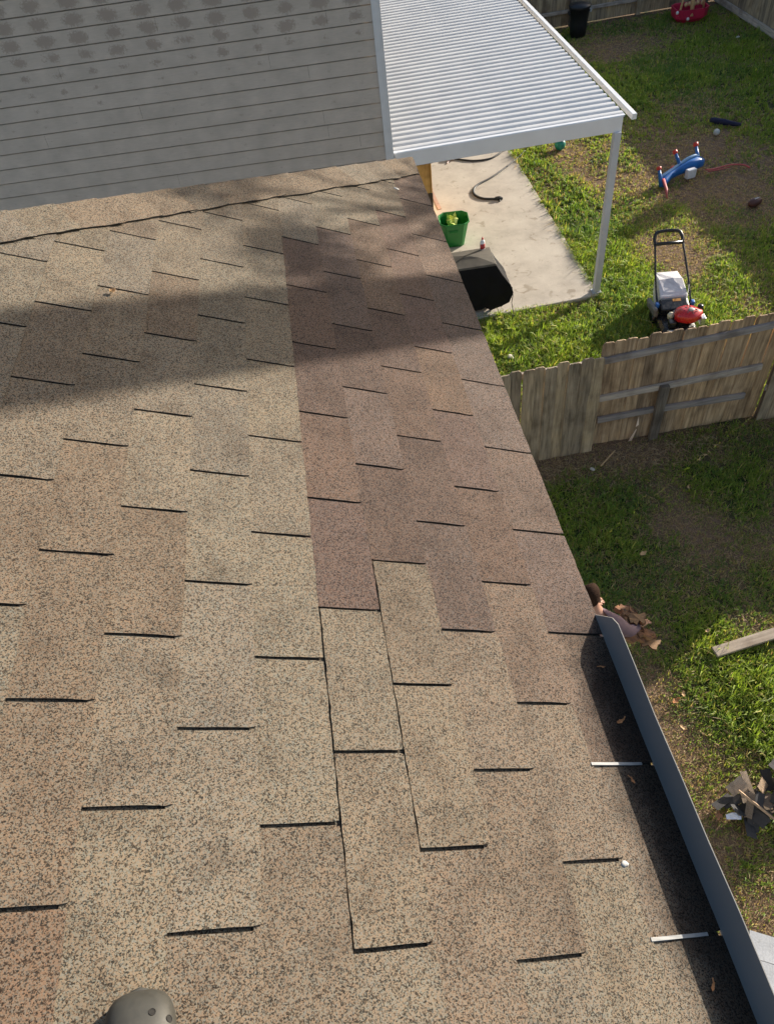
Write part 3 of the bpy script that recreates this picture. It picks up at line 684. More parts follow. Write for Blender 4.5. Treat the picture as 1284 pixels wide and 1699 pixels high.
# utility pole beyond the right edge: its shadow crosses the roof
pole = thing('utility_pole', 'wooden utility pole standing right of the yard', 'pole', (5.78, 5.40, 0))
b = MB(); b.tube([(0, 0, -.1), (0, 0, 5), (0, 0, 11)], [.21, .185, .175], 14); b.build('shaft', MBARK, pole, smooth=True)
b = MB(); b.box((0, 0, 10.4), (.09, 1.9, .11)); b.build('crossarm', MBARK, pole)
tr_ = thing('tree', 'slim young tree with a small leafy top beside the utility pole', 'tree', (5.52, 5.95, 0))
b = MB(); b.tube(spline([(0, 0, -.1), (.05, .03, 2.5), (-.03, .02, 5), (0, 0, 7.5)]), [.07-.0022*q for q in range(25)], 9)
b.build('trunk', MBARK, tr_, smooth=True); r = random.Random(12)
b = MB(); lv = MB()
for (cx_, cy_, cz_, cr_, n_) in ((.08, -.20, 7.62, .17, 480), (-.12, .16, 7.76, .15, 340), (-.05, .0, 7.02, .28, 700), (.1, .1, 6.6, .42, 1100), (0, -.05, 5.9, .45, 1100), (-.16, .34, 7.62, .09, 110), (.12, -.42, 7.50, .09, 90)):
    b.tube([(0, 0, cz_-.5), (cx_*.6, cy_*.6, cz_-.15), (cx_, cy_, cz_)], [.018, .010, .004], 5)
    for _ in range(n_):
        c = Vector((r.gauss(cx_, cr_*.55), r.gauss(cy_, cr_*.55), r.gauss(cz_, cr_*.38))); q = Euler((r.uniform(0, 3), r.uniform(0, 3), r.uniform(0, 6))).to_matrix(); l = r.uniform(.02, .04)
        lv.poly([c+q@Vector((-l, 0, 0)), c+q@Vector((0, -l*.5, .005)), c+q@Vector((l, 0, 0)), c+q@Vector((0, l*.5, .005))])
b.build('limb', MBARK, tr_); lv.build('crown', MFOL, tr_)

# ------------------------------------------------------------------ things on the patio slab
SZ = .035
# wooden cabinet
cab = thing('cabinet', 'golden wooden cabinet with a dark top standing on the slab under the patio cover', 'cabinet', (1.72, 13.62, SZ))
MOAK = wood_mat('golden_oak', (.50, .28, .09), (.66, .39, .14), (.78, .50, .2)); MDK = plain('dark_brown_panel', (.06, .035, .022), .5); MTOP = plain('dark_slate_top', (.05, .06, .08), .45)
MPINK = plain('peeled_label', (.50, .32, .24), .7, var=.2)
b = MB(); b.box((0, 0, .52), (.90, .50, 1.02)); b.build('body', MOAK, cab, bevel=.004)
b = MB(); b.box((0, -.256, .76), (.42, .016, .52)); b.box((.435, -.258, .76), (.02, .02, .52)); b.build('door_panel', MOAK, cab, bevel=.003)
b = MB(); b.box((0, -.262, .24), (.90, .03, .46)); b.build('lower_door', MDK, cab, bevel=.003)
b = MB(); b.box((0, 0, 1.05), (.96, .56, .045)); b.build('top', MTOP, cab, bevel=.004)
b = MB(); b.box((0, 0, .004), (.07, 2.3, .008)); b.box((.03, .5, .010), (.08, .4, .006)); b.box((.02, -.15, .010), (.06, .3, .006)); o = b.build('cardboard_strip', MPINK, loc=(2.30, 14.75, SZ), rot=(0, 0, .03)); tag(o, 'long pinkish cardboard strip lying on the slab right of the cabinet', 'cardboard')
# bucket behind the bin
b = MB(); b.lathe((0, 0, 0), [(.0, 0), (.10, 0), (.13, .26), (.138, .265), (.125, .25), (.09, .02), (0, .02)], 18); o = b.build('bucket', plain('black_plastic', (.012, .012, .014), .35), loc=(1.98, 12.75, SZ), smooth=True); tag(o, 'small black bucket mostly hidden between the roof edge and the green bin', 'bucket')
# recycling bin
bn = thing('recycling_bin', 'green plastic recycling bin with chamfered corners and an open top', 'bin', (2.345, 12.28, SZ), rad(-6))
MGRN = plain('green_plastic', (.012, .20, .035), .38, var=.1, scale=8)
def octo(hx, hy, ch, z, cx=0, cy=0): return [(cx+x, cy+y, z) for x, y in ((-hx+ch, -hy), (hx-ch, -hy), (hx, -hy+ch), (hx, hy-ch), (hx-ch, hy), (-hx+ch, hy), (-hx, hy-ch), (-hx, -hy+ch))]
b = MB(); b.loft([octo(.17, .155, .05, 0), octo(.185, .17, .055, .10), octo(.25, .235, .09, .44), octo(.27, .255, .10, .45)], cap=False)
b.loft([octo(.27, .255, .10, .45), octo(.27, .255, .10, .475), octo(.252, .237, .09, .475), octo(.238, .224, .085, .43), octo(.178, .163, .05, .10), octo(.16, .145, .045, .012)], capb=False); b.build('shell', MGRN, bn, bevel=.006)
b = MB(); b.box((-.02, -.222, .33), (.16, .02, .05), rot=(-.18, 0, 0)); b.build('handle_lip', MGRN, bn, bevel=.008)
MBAG = plain('yellow_green_plastic_bag', (.68, .75, .20), .35, var=.25, scale=25)
b = MB(); r = random.Random(3); rings = []
for i_ in range(7):
    z = i_/6; rr = .13*(1-.25*z); rings.append([(rr*math.cos(k*.524)*r.uniform(.5, 1.35), rr*math.sin(k*.524)*r.uniform(.5, 1.35), z*.26+r.uniform(-.02, .05)) for k in range(12)])
b.loft(rings)
for a in (.6, 2.4): b.add([(.05*math.cos(a), .05*math.sin(a), .2), (.11*math.cos(a), .11*math.sin(a), .24), (.10*math.cos(a+.2), .1*math.sin(a+.2), .36), (.05*math.cos(a+.5), .05*math.sin(a+.5), .33)], [(0, 1, 2, 3), (3, 2, 1, 0)])
o = b.build('plastic_bag', MBAG, loc=(2.32, 12.26, SZ+.20)); tag(o, 'crumpled yellow green plastic bag inside the green bin', 'bag')
b = MB(); r = random.Random(5); rings = []
for i_ in range(5):
    z = i_/4; rr = .07*(1-.5*z); rings.append([(rr*math.cos(k*.628)*r.uniform(.7, 1.3), rr*math.sin(k*.628)*r.uniform(.7, 1.3), z*.10+r.uniform(-.01, .02)) for k in range(10)])
b.loft(rings); o = b.build('plastic_bag', plain('black_film', (.01, .01, .012), .3), loc=(2.46, 12.27, SZ+.22)); tag(o, 'small black crumpled bag at the right side inside the green bin', 'bag')
# covered grill
gr = thing('covered_grill', 'barbecue grill under a black fitted cover at the near end of the slab', 'grill', (2.15, 10.15, SZ), rad(-2))
MCVR = plain('black_vinyl_cover', (.010, .010, .012), .85, var=.25, scale=6, bmp=.6, bd=.02, spec=.15); MCVT = plain('grey_brown_cover_top', (.085, .075, .060), .75, var=.3, scale=7, bmp=.35, bd=.01)  # cover top coloured lighter and browner than the sides
r = random.Random(8)
folds = [random.Random(99+q).gauss(0, .010) for q in range(60)]
def rect_ring(x0, x1, y0, y1, z, jit, zj=0, n=13):
    P = []
    for k in range(n): P.append((x0+(x1-x0)*k/n, y0, z))
    for k in range(n): P.append((x1, y0+(y1-y0)*k/n, z))
    for k in range(n): P.append((x1-(x1-x0)*k/n, y1, z))
    for k in range(n): P.append((x0, y1-(y1-y0)*k/n, z))
    out = []; cx_, cy_ = (x0+x1)/2, (y0+y1)/2
    for i_, (x, y, z) in enumerate(P):
        f_ = folds[i_]*max(0, 1-z/.9)*1.3
        out.append((x+math.copysign(f_, x-cx_)*(abs(x-cx_) > .3)+r.uniform(-jit, jit)*.4, y+math.copysign(f_, y-cy_)+r.uniform(-jit, jit)*.4, z+r.uniform(-zj, zj)))
    return out
b = MB()
b.loft([rect_ring(-.50, .46, -.16, .22, .06, .03, .03), rect_ring(-.55, .60, -.20, .26, .16, .02), rect_ring(-.62, .66, -.23, .28, .34, .014), rect_ring(-.60, .62, -.24, .28, .48, .012), rect_ring(-.53, .475, -.24, .27, .70, .006), rect_ring(-.50, .385, -.235, .27, .875, .004)], cap=False, capb=False)
b.build('cover', MCVR, gr)
b = MB(); b.loft([rect_ring(-.515, .40, -.245, .28, .862, .003), rect_ring(-.50, .385, -.235, .27, .89, .003), rect_ring(-.20, .17, -.06, .09, .925, .004), rect_ring(-.03, .03, -.01, .03, .945, .002)], capb=False); b.build('cover_top', MCVT, gr)
for x_, y_ in ((-.4, -.12), (.34, -.12), (.34, .18), (-.4, .18)):
    b = MB(); b.lathe((x_, y_, .045), [(0, -.012), (.045, -.012), (.045, .012), (0, .012)], 14, axis=Matrix.Rotation(rad(90), 3, 'X')); b.build('wheel', MHOLE, gr)
b = MB(); b.tube([(.655, -.20, .42), (.665, -.24, .30), (.64, -.27, .18), (.66, -.31, .05), (.65, -.37, .012), (.63, -.46, .008)], .006, 6); b.build('tie_cord', MHOLE, gr)
# lighter fluid bottle on the grill
bt = thing('bottle', 'white plastic bottle with a red cap and red label on top of the grill cover', 'bottle', (2.425, 10.36, SZ+.885), rad(20))
b = MB(); b.lathe((0, 0, 0), [(0, 0), (.040, 0), (.043, .008), (.043, .13), (.036, .155), (.016, .170), (.014, .182), (0, .182)], 18, sy=.62); b.build('body', plain('white_hdpe', (.75, .74, .76), .35), bt, smooth=True)
b = MB(); b.lathe((0, 0, .182), [(0, 0), (.016, 0), (.015, .022), (.006, .026), (.005, .044), (0, .045)], 14); b.build('cap', plain('red_cap', (.5, .03, .03), .4), bt, smooth=True)
b = MB(); b.lathe((0, 0, .028), [(.0438, 0), (.0438, .085)], 18, sy=.625); b.build('label', plain('red_label', (.45, .05, .05), .5, var=.4, scale=45), bt, smooth=True)
# hoses
MHOSE = plain('dark_hose', (.035, .036, .036), .6)
h1 = thing('hose', 'dark hose with a thick nozzle end curling across the middle of the slab', 'hose')
Z = SZ+.012
b = MB(); pts = spline([(4.55, 15.5, Z), (4.304, 15.2, Z), (3.667, 14.6, Z), (3.22, 14.29, Z), (3.10, 13.98, Z), (3.21, 13.73, Z), (3.46, 13.62, Z), (3.56, 13.60, Z)])
b.tube(pts, [.011+.014*min(1, i/30) for i in range(len(pts))], 8); b.build('tube', MHOSE, h1, smooth=True)
b = MB(); b.tube([(3.44, 13.62, Z+.01), (3.52, 13.60, Z+.015), (3.58, 13.57, Z+.01)], [.035, .042, .02], 8); b.tube([(3.55, 13.62, Z+.02), (3.50, 13.50, Z)], [.02, .012], 6); b.build('nozzle', MHOSE, h1)
h2 = thing('hose', 'dark hose near the rounded shadow form, farther of the two hoses on the slab', 'hose')
b = MB(); b.tube(spline([(4.55, 16.0, Z), (4.17, 15.72, Z), (3.95, 15.5, Z), (3.725, 15.38, Z), (3.406, 15.42, Z), (3.1, 15.62, Z), (2.95, 15.72, Z)]), .021, 8); b.build('tube', MHOSE, h2, smooth=True)
b = MB(); b.tube([(3.04, 15.62, Z+.01), (2.93, 15.72, Z+.03), (2.82, 15.84, Z)], [.03, .04, .015], 8); b.tube([(2.98, 15.72, Z), (2.86, 15.50, Z)], [.02, .012], 6); b.build('sprayer', plain('pinkish_plastic', (.45, .33, .3), .5), h2)
b = MB(); b.tube(spline([(3.15, 16.0, Z), (3.3, 16.25, Z+.1), (3.6, 16.3, Z+.12), (3.85, 16.2, Z)]), .10, 8); o = b.build('shadow_form', plain('shadow_mauve', (.18, .13, .15), .8), smooth=True); tag(o, 'mauve brown rounded form standing in for a shadow on the slab under the far edge of the cover', 'shadow_form')  # rounded mauve form modelled in place of a shadow on the slab

# ------------------------------------------------------------------ things on the lawn
def ball(name, loc, r_, mat, lab, cat='ball'):
    b = MB(); n = 14; prof = [(r_*math.sin(math.pi*k/n), -r_*math.cos(math.pi*k/n)) for k in range(n+1)]; b.lathe((0, 0, 0), prof, 20); o = b.build(name, mat, loc=loc, smooth=True); return tag(o, lab, cat)
ball('ball', (5.28, 15.40, .095), .115, plain('green_teal_ball', (.03, .30, .22), .4, var=.6, scale=9), 'green and teal ball on the sunny grass under the front edge of the patio cover')
ball('ball', (8.458, 14.868, .05), .065, plain('white_ball', (.55, .55, .53), .6), 'small white ball on the shaded lawn below the navy bat')
b = MB(); a0, a1 = Vector((8.60, 15.47, .05)), Vector((9.05, 15.00, .05)); d_ = (a1-a0)
b.tube([a0, a0+d_*.08, a0+d_*.5, a0+d_*.62, a0+d_*.95, a1], [.045, .062, .06, .05, .034, .03], 12); o = b.build('foam_bat', plain('navy_foam', (.010, .012, .045), .8), smooth=True); tag(o, 'navy blue foam bat lying on the shaded lawn', 'bat')
fo = thing('football', 'brown football lying alone on the shaded lawn at the right', 'football', (7.80, 11.86, .075), rad(18))
b = MB(); n = 12; b.tube([(.145*math.sin(math.pi*(k/n-.5)), 0, 0) for k in range(n+1)], [max(.004, .082*math.cos(math.pi*(k/n-.5))**.85) for k in range(n+1)], 16); b.build('shell', plain('brown_leather', (.085, .030, .022), .5, bmp=.3, scale=120), fo, smooth=True)
MWH = plain('white_lace', (.7, .7, .68), .6); b = MB()
for k in range(-3, 4): b.box((k*.014, -.02, .082-abs(k)*.001), (.004, .03, .004))
b.box((0, -.02, .0825), (.10, .005, .004)); b.build('laces', MWH, fo)
b = MB()
for sgn in (-1, 1): b.tube([(sgn*.088, 0, 0), (sgn*.098, 0, 0)], [.0592, .0542], 16, cap=False)
b.build('stripe', MWH, fo, smooth=True)
# blue toy on its side
toy = thing('rocking_toy', 'blue plastic rocking toy lying on its side with red tipped legs and red straps', 'toy', (6.52, 13.05, 0), rad(3))
MBL = plain('blue_plastic', (.012, .13, .42), .38, var=.15, scale=6); MRED = plain('red_plastic', (.62, .045, .03), .45); MPK = plain('pink_red_strap', (.48, .085, .085), .6)
b = MB(); sec = []
pr_ = [(0.05, .02, .05, .10, .11), (.12, .06, .06, .10, .13), (.3, .19, .09, .055, .12), (.5, .27, .11, .06, .14), (.72, .32, .14, .10, .17), (.9, .36, .15, .12, .17), (1.02, .40, .12, .10, .12), (1.10, .46, .10, .035, .08)]
for x_, y_, z_, ry, rz_ in pr_:
    rz_ *= .62; ry *= .8; z_ = z_+.03; sec.append([(x_, y_+ry*math.copysign(abs(math.cos(a))**.8, math.cos(a)), z_+rz_*math.copysign(abs(math.sin(a))**.8, math.sin(a))) for a in [k*math.pi/8 for k in range(16)]])
b.loft(sec); o = b.build('body', MBL, toy, smooth=True)
b = MB(); sec2 = [[(x_, y_+ry+.0, z_+rz_*.2), (x_, y_+ry+.05, z_+rz_*.6), (x_, y_+ry+.06, z_+rz_*.75), (x_, y_+ry*.7, z_+rz_*.95)] for x_, y_, z_, ry, rz_ in pr_]; b.loft(sec2); b.build('rim', plain('pale_blue_plastic', (.22, .40, .62), .4), toy, smooth=True)
for (x_, y_, z_), (dx_, dy_, dz_), l in (((.02, .02, .10), (-.02, .12, .20), 1), ((.55, .30, .16), (-.05, .22, .20), 1), ((.96, .42, .16), (.0, .20, .22), 1)):
    p0 = Vector((x_, y_, z_)); d_ = Vector((dx_, dy_, dz_)); b = MB(); b.tube([p0-d_*.3, p0+d_*.5, p0+d_], [.045, .034, .026], 10); o = b.build('leg', MBL, toy, smooth=True)
    b = MB(); b.tube([p0+d_*.97, p0+d_*1.02, p0+d_*1.22, p0+d_*1.24], [.026, .044, .044, .022], 12); b.build('foot_cap', MRED, o, smooth=True)
b = MB(); b.box((.66, .12, .12), (.19, .10, .17), rot=(0, 0, .15)); b.build('white_block', plain('white_plastic', (.66, .66, .68), .4), toy, bevel=.015)
b = MB(); b.box((.40, .36, .17), (.10, .05, .06), rot=(0, 0, .5)); b.build('red_knob', MRED, toy, bevel=.01)
b = MB(); b.tube([(.06, .03, .16), (.02, -.22, .08), (-.07, -.46, .03)], [.032, .028, .008], 8, flat=.6); b.build('strap', MPK, toy, smooth=True)
b = MB(); b.tube(spline([(1.0, .18, .10), (1.25, .24, .05), (1.55, .26, .06), (1.78, .18, .05), (1.86, .06, .03)]), .016, 8); b.tube([(1.04, .15, .07), (1.3, .21, .03), (1.55, .235, .03)], .010, 6); b.build('strap', MPK, toy, smooth=True)
# red toy in the far corner
rt = thing('toy_stroller', 'pinkish red plastic toy tub with tan poles standing in the far right corner', 'toy', (10.78, 21.75, 0), rad(-4))
MRT = plain('crimson_plastic', (.50, .02, .07), .4, var=.1, scale=6); MTAN = plain('tan_plastic', (.62, .42, .22), .5)
b = MB(); b.loft([octo(.32, .24, .12, .02), octo(.42, .32, .14, .12), octo(.45, .35, .15, .34)], cap=False); b.loft([octo(.45, .35, .15, .34), octo(.41, .31, .13, .34), octo(.38, .28, .12, .10)], capb=False); b.build('tub', MRT, rt, bevel=.012)
for x_, y_, tx, w_ in ((-.36, -.22, -.12, .030), (-.05, -.30, -.02, .055), (.15, .2, .08, .030), (.36, -.05, .22, .030)):
    b = MB(); b.tube([(x_, y_, .18), ((x_+tx)/2, y_*.6, .8), (tx, 0, 1.5)], w_, 8); b.build('pole', MTAN, rt, smooth=True)
b = MB()
for k in range(5): b.lathe((-.1+.11*k, .05+.04*(k % 2), .36), [(0, -.06), (.05, -.03), (.055, 0), (.04, .04), (0, .055)], 10)
b.build('trinket', MTAN, rt, smooth=True)
b = MB(); b.lathe((-.44, -.30, .30), [(0, -.04), (.03, -.03), (.04, 0), (.03, .03), (0, .04)], 10); b.lathe((-.15, -.36, .14), [(0, -.04), (.03, -.03), (.04, 0), (.03, .03), (0, .04)], 10); b.build('knob', MWH, rt, smooth=True)
# black trash can by the back fence
tc_ = thing('trash_can', 'black round trash can against the back fence', 'trash can', (7.78, 21.95, 0))
MBK = plain('black_can_plastic', (.012, .014, .018), .45)
b = MB(); b.lathe((0, 0, 0), [(0, 0), (.21, 0), (.235, .30), (.26, .66), (.285, .665), (.285, .70), (.25, .70), (.20, .02), (0, .02)], 22); b.build('drum', MBK, tc_, smooth=True)
b = MB(); b.lathe((0, 0, .69), [(.29, 0), (.295, .03), (.15, .07), (0, .08)], 22); b.build('lid', MBK, tc_, smooth=True)
for s__ in (-1, 1):
    b = MB(); b.box((s__*.29, -.02, .57), (.05, .12, .07)); b.build('handle', MBK if s__ < 0 else plain('pale_grey_tag', (.4, .42, .45), .5), tc_, bevel=.008)
# pale stones and chips
def stone(loc, r_, lab, mat, s=1):
    rr = random.Random(s); b = MB(); b.lathe((0, 0, 0), [(0, -r_*.4), (r_*.8, -r_*.3), (r_*1.05, 0), (r_*.7, r_*.4), (0, r_*.5)], 9, sx=rr.uniform(.8, 1.3)); o = b.build('stone', mat, loc=loc, rot=(.2, .1, s)); return tag(o, lab, 'stone')
MST = plain('pale_stone', (.55, .5, .43), .8, var=.2)
stone((2.47, 8.72, .05), .055, 'pale chip in the sunny grass just behind the left end of the board fence', MST, 1)
stone((2.90, 6.22, .01), .03, 'pale pebble in the dirt at the foot of the board fence', MST, 2)
stone((3.12, 20.4, .0), .01, 'tiny pebble at the far end of the slab', MST, 3) if False else None
stone((11.3, 19.9, .03), .045, 'small pale stone near the right side fence in the shade', MST, 4)

# ------------------------------------------------------------------ lawn mower
mw = thing('lawn_mower', 'walk-behind lawn mower with red engine, black deck and white grass bag', 'lawn mower', (5.02, 8.70, 0), rad(-9))
mw.scale = (1.0, 1.0, 1.0)
MMB = plain('mower_black', (.012, .012, .014), .3); MMR = plain('mower_red', (.50, .018, .022), .28, coat=.4); MMW = plain('mower_bag_cloth', (.62, .60, .62), .7, var=.12, scale=14, bmp=.3, bd=.006)
MMG = plain('mower_grey', (.35, .34, .33), .45); MMBL = plain('mower_blue', (.03, .16, .50), .4); MBRS = plain('engine_metal', (.55, .55, .56), .3, metal=.8); MOR = plain('orange_label', (.60, .28, .05), .5)
b = MB(); ring = lambda s_, z: [(x_*s_, y_*s_, z) for x_, y_ in ((-.26, -.18), (-.18, -.30), (.18, -.30), (.26, -.18), (.26, .26), (.20, .34), (-.20, .34), (-.26, .26))]
b.loft([ring(1.04, .06), ring(1.04, .10), ring(1.0, .15), ring(.86, .20), ring(.60, .225)]); b.build('deck', MMB, mw, bevel=.008)
b = MB(); b.lathe((.03, -.05, .225), [(0, 0), (.13, 0), (.14, .05), (.15, .12), (.0, .12)], 18); b.lathe((.03, -.05, .225), [(.165, .0), (.17, .02), (.0, .03)], 18); b.build('engine_block', MMB, mw, smooth=False)
b = MB(); b.loft([[(.10+.185*math.cos(a)*s_*(1+.10*math.cos(2*a)+.07*math.cos(5*a+.6)), -.08+.165*math.sin(a)*s_, z) for a in [k*math.pi/10 for k in range(20)]] for s_, z in ((.93, .30), (1.0, .315), (1.0, .385), (.93, .415), (.70, .428), (.66, .445), (.30, .452))]); o = b.build('engine_cowl', MMR, mw, smooth=True)
b = MB(); b.lathe((.13, -.10, .448), [(0, .0), (.045, 0), (.045, .012), (.03, .02), (0, .02)], 16); b.build('recoil_cap', MMG, o, smooth=True)
b = MB()
for k in range(8):
    a = k*math.pi/4; b.box((.13+.085*math.cos(a), -.10+.085*math.sin(a), .4515), (.05, .006, .006), rot=(0, 0, a))
b.build('vent_rib', MMB, o)
b = MB(); b.lathe((.30, .02, .34), [(0, 0), (.045, 0), (.045, .09), (0, .10)], 12); b.build('fuel_cap', MMB, mw, smooth=True)
b = MB(); b.box((.30, -.15, .30), (.07, .13, .12)); b.build('muffler', MBRS, mw, bevel=.01)
b = MB(); b.box((-.13, -.16, .27), (.10, .12, .10)); b.build('air_filter', MMB, mw, bevel=.015)
b = MB(); b.lathe((-.12, -.02, .28), [(0, 0), (.05, 0), (.052, .05), (.03, .08), (0, .09)], 14); b.build('carburettor', plain('cream_plastic', (.6, .55, .42), .5), mw, smooth=True)
b = MB(); b.tube([(-.05, -.26, .24), (-.12, -.28, .22), (-.2, -.24, .2)], .02, 8); b.build('guard_rod', MBRS, mw, smooth=True)
b = MB(); b.box((-.02, .22, .29), (.42, .22, .16), rot=(.25, 0, 0)); b.build('rear_door', MMB, mw, bevel=.02)
b = MB(); b.box((.02, .27, .385), (.12, .05, .006), rot=(.28, 0, 0)); b.build('warning_label', MOR, mw)
for sx_ in (-1, 1):
    for y_, r_ in ((-.24, .095), (.27, .105)):
        b = MB(); q = Matrix.Rotation(rad(90), 3, 'Y'); b.lathe((sx_*.295, y_, r_), [(r_*.55, -.022), (r_*.95, -.024), (r_, -.012), (r_, .012), (r_*.95, .024), (r_*.55, .022)], 22, axis=q); o = b.build('wheel', MMB, mw, smooth=True)
        b = MB(); b.lathe((sx_*.295, y_, r_), [(0, -.018), (r_*.56, -.016), (r_*.56, .016), (0, .018)], 18, axis=q); b.build('hub', MMG, o)
b = MB(); b.loft([[(-.21, .34, .14), (.21, .34, .14), (.21, .34, .40), (-.21, .34, .40)], [(-.20, .60, .10), (.20, .60, .10), (.19, .66, .50), (-.19, .66, .50)], [(-.15, .90, .14), (.15, .90, .14), (.17, .92, .46), (-.17, .92, .46)]]); o = b.build('grass_bag', MMW, mw, bevel=.02)
b = MB(); b.loft([[(-.19, .38, .405), (.19, .38, .405), (.14, .42, .43), (-.14, .42, .43)], [(-.17, .66, .505), (.17, .66, .505), (.03, .66, .52), (-.10, .66, .50)], [(-.17, .92, .465), (.17, .92, .465), (.15, .90, .475), (-.15, .90, .475)]]); b.build('bag_top', MMW, o)
b = MB(); b.box((-.31, .30, .26), (.07, .34, .16), rot=(0, -.2, .12)); b.build('side_chute', plain('dull_grey_plastic', (.16, .155, .15), .6), mw, bevel=.03)
for sx_ in (-1, 1):
    b = MB(); b.box((sx_*.26, .25, .33), (.05, .08, .07)); b.build('height_knob', MMBL, mw, bevel=.012)
    b = MB(); b.tube(spline([(sx_*.245, .22, .25), (sx_*.245, .50, .46), (sx_*.225, .85, .72), (sx_*.205, 1.06, .87)]), .016, 8); b.build('handle_bar', MMB, mw, smooth=True)
b = MB(); b.tube(spline([(-.205, 1.05, .865), (-.20, 1.16, .94), (-.13, 1.22, .98), (.13, 1.22, .98), (.20, 1.16, .94), (.205, 1.05, .865)]), .026, 8); b.build('handle_grip', MMB, mw, smooth=True)
b = MB(); b.tube([(-.205, 1.06, .87), (.205, 1.06, .87)], .026, 8); b.build('cross_bar', MMB, mw, smooth=True)
b = MB(); b.tube(spline([(.22, 1.10, .91), (.26, .8, .60), (.24, .5, .48), (.12, .15, .44), (.12, -.02, .47)]), .004, 5); b.build('starter_rope', MMG, mw)

# ------------------------------------------------------------------ near yard: plank, debris pile, leaves
MPLK = wood_mat('old_plank', (.20, .165, .135), (.34, .285, .235), (.46, .40, .34), axis='X')
b = MB(); b.box((.55, 0, .02), (1.1, .115, .035)); o = b.build('plank', MPLK, loc=(3.235, 3.385, .03), rot=(0, -.02, rad(7)), bevel=.003); tag(o, 'weathered grey brown plank lying on the grass at the right edge', 'plank')
MSB = plain('shingle_scrap_back', (.045, .042, .042), .85, var=.3, scale=30)
MPLY = plain('torn_plywood', (.40, .27, .17), .8, var=.3, scale=30); MCARD = plain('cardboard', (.42, .31, .21), .8, var=.15)
def scrap(l, w_, t, s, m0, m1, jag=.02, rough=0):
    r = random.Random(s); P = []
    n = 5
    for k in range(n): P.append((-l/2+l*k/n, -w_/2+r.uniform(-jag, jag)*.4))
    for k in range(n): P.append((l/2+r.uniform(-jag, jag), -w_/2+w_*k/n))
    for k in range(n): P.append((l/2-l*k/n, w_/2+r.uniform(-jag, jag)*.4))
    for k in range(n): P.append((-l/2+r.uniform(-jag, jag), w_/2-w_*k/n))
    b = MB(); bend = r.uniform(-.3, .3); zf = lambda x_, y_: bend*x_*x_+.01*math.sin(9*y_+s)+rough*math.sin(x_*61+y_*37+s)*math.sin(y_*53-x_*29)
    b.poly([(x_, y_, zf(x_, y_)+t/2) for x_, y_ in P], 0); b.poly([(x_, y_, zf(x_, y_)-t/2) for x_, y_ in P][::-1], 1)
    for i_ in range(len(P)):
        k = (i_+1) % len(P); b.poly([(*P[i_], zf(*P[i_])-t/2), (*P[k], zf(*P[k])-t/2), (*P[k], zf(*P[k])+t/2), (*P[i_], zf(*P[i_])+t/2)], 1)
    return b.mesh('shingle_scrap', [m0, m1])
scr = [scrap(.34, .2, .006, s, MSH, MSB, .008) for s in range(4)]; scrb = [scrap(.36, .22, .006, s+4, MSB, MSB, .008) for s in range(3)]
r = random.Random(21)
for i_ in range(44):
    x_ = 2.64+r.random()**.9*.95; y_ = 1.89+r.gauss(0, .10); top = .05+.20*min(1, (x_-2.6)/.4)*math.exp(-((y_-1.93)/.25)**2)
    dark_ = r.random() < .38
    o = link_mesh('shingle_scrap', (scrb if dark_ else scr)[r.randrange(3)], None, (x_, y_, .02+top*r.uniform(.15, 1)), (r.gauss(0, .28), r.gauss(0, .28), r.uniform(0, 6.28)), color=r.choice([(1.7, 1.6, 1.6), (1.3, 1.2, 1.2), (1.0, .98, 1.0), (3.0, 2.6, 2.3)]), scale=(r.uniform(.35, .75), r.uniform(.3, .6), .6))
    side_ = 'left end' if x_ < 2.95 else 'middle' if x_ < 3.25 else 'right end'
    tag(o, 'torn black-backed shingle scrap, dark side up at the '+side_+' of the pile' if dark_ else 'torn granule-faced shingle scrap at the '+side_+' of the pile', 'shingle scrap', ('torn dark shingle scraps ' if dark_ else 'torn granule-faced scraps ')+'at the '+side_)
o = link_mesh('shingle_scrap', scr[0], None, (2.78, 2.01, .20), (.15, -.25, .4), color=(2.4, 2.2, 2.1), scale=(.5, .5, .5)); tag(o, 'pale tan shingle scrap topmost at the upper left of the debris pile', 'shingle scrap')
b = MB(); b.tube([(2.76, 1.96, .24), (3.0, 1.68, .15)], [.014, .014], 4); b.tube([(3.02, 1.66, .14), (3.2, 1.5, .03)], .006, 5); o = b.build('wood_strip', MPLY); tag(o, 'brown wooden strip slanting down across the debris pile', 'wood strip')
wr = MB(); wr.poly([(0, 0, 0), (.16, -.02, .01), (.17, .08, .02), (.07, .09, .05), (0, .07, .01)]); o = wr.build('wrapper', plain('bluish_white_paper', (.62, .66, .80), .5), loc=(2.62, 1.79, .07), rot=(.25, -.15, -.15)); o.scale = (.75, .55, 1); solid(o, .003); tag(o, 'bluish white paper wrapper at the left foot of the debris pile', 'wrapper')
b = MB(); r = random.Random(2)
o = link_mesh('cardboard_piece', scrap(.09, .05, .008, 17, plain('rusty_board', (.36, .16, .08), .8, var=.3, scale=40), MPLY, .03), None, (2.585, 1.84, .05), (.2, .1, .7)); tag(o, 'rust brown torn piece beside the white wrapper', 'wood piece')
b = MB(); rr_ = random.Random(4); b.loft([[( .13*math.cos(k*.524)*s_*rr_.uniform(.8, 1.2), .11*math.sin(k*.524)*s_*rr_.uniform(.8, 1.2), z+rr_.uniform(-.01, .01)) for k in range(12)] for s_, z in ((.9, 0), (1.15, .06), (1.0, .13), (.6, .19), (.2, .205))]); o = b.build('felt_roll', plain('black_felt', (.03, .032, .036), .7), loc=(3.17, 1.83, .15)); tag(o, 'crumpled black felt lump on the debris pile at the right edge', 'felt')
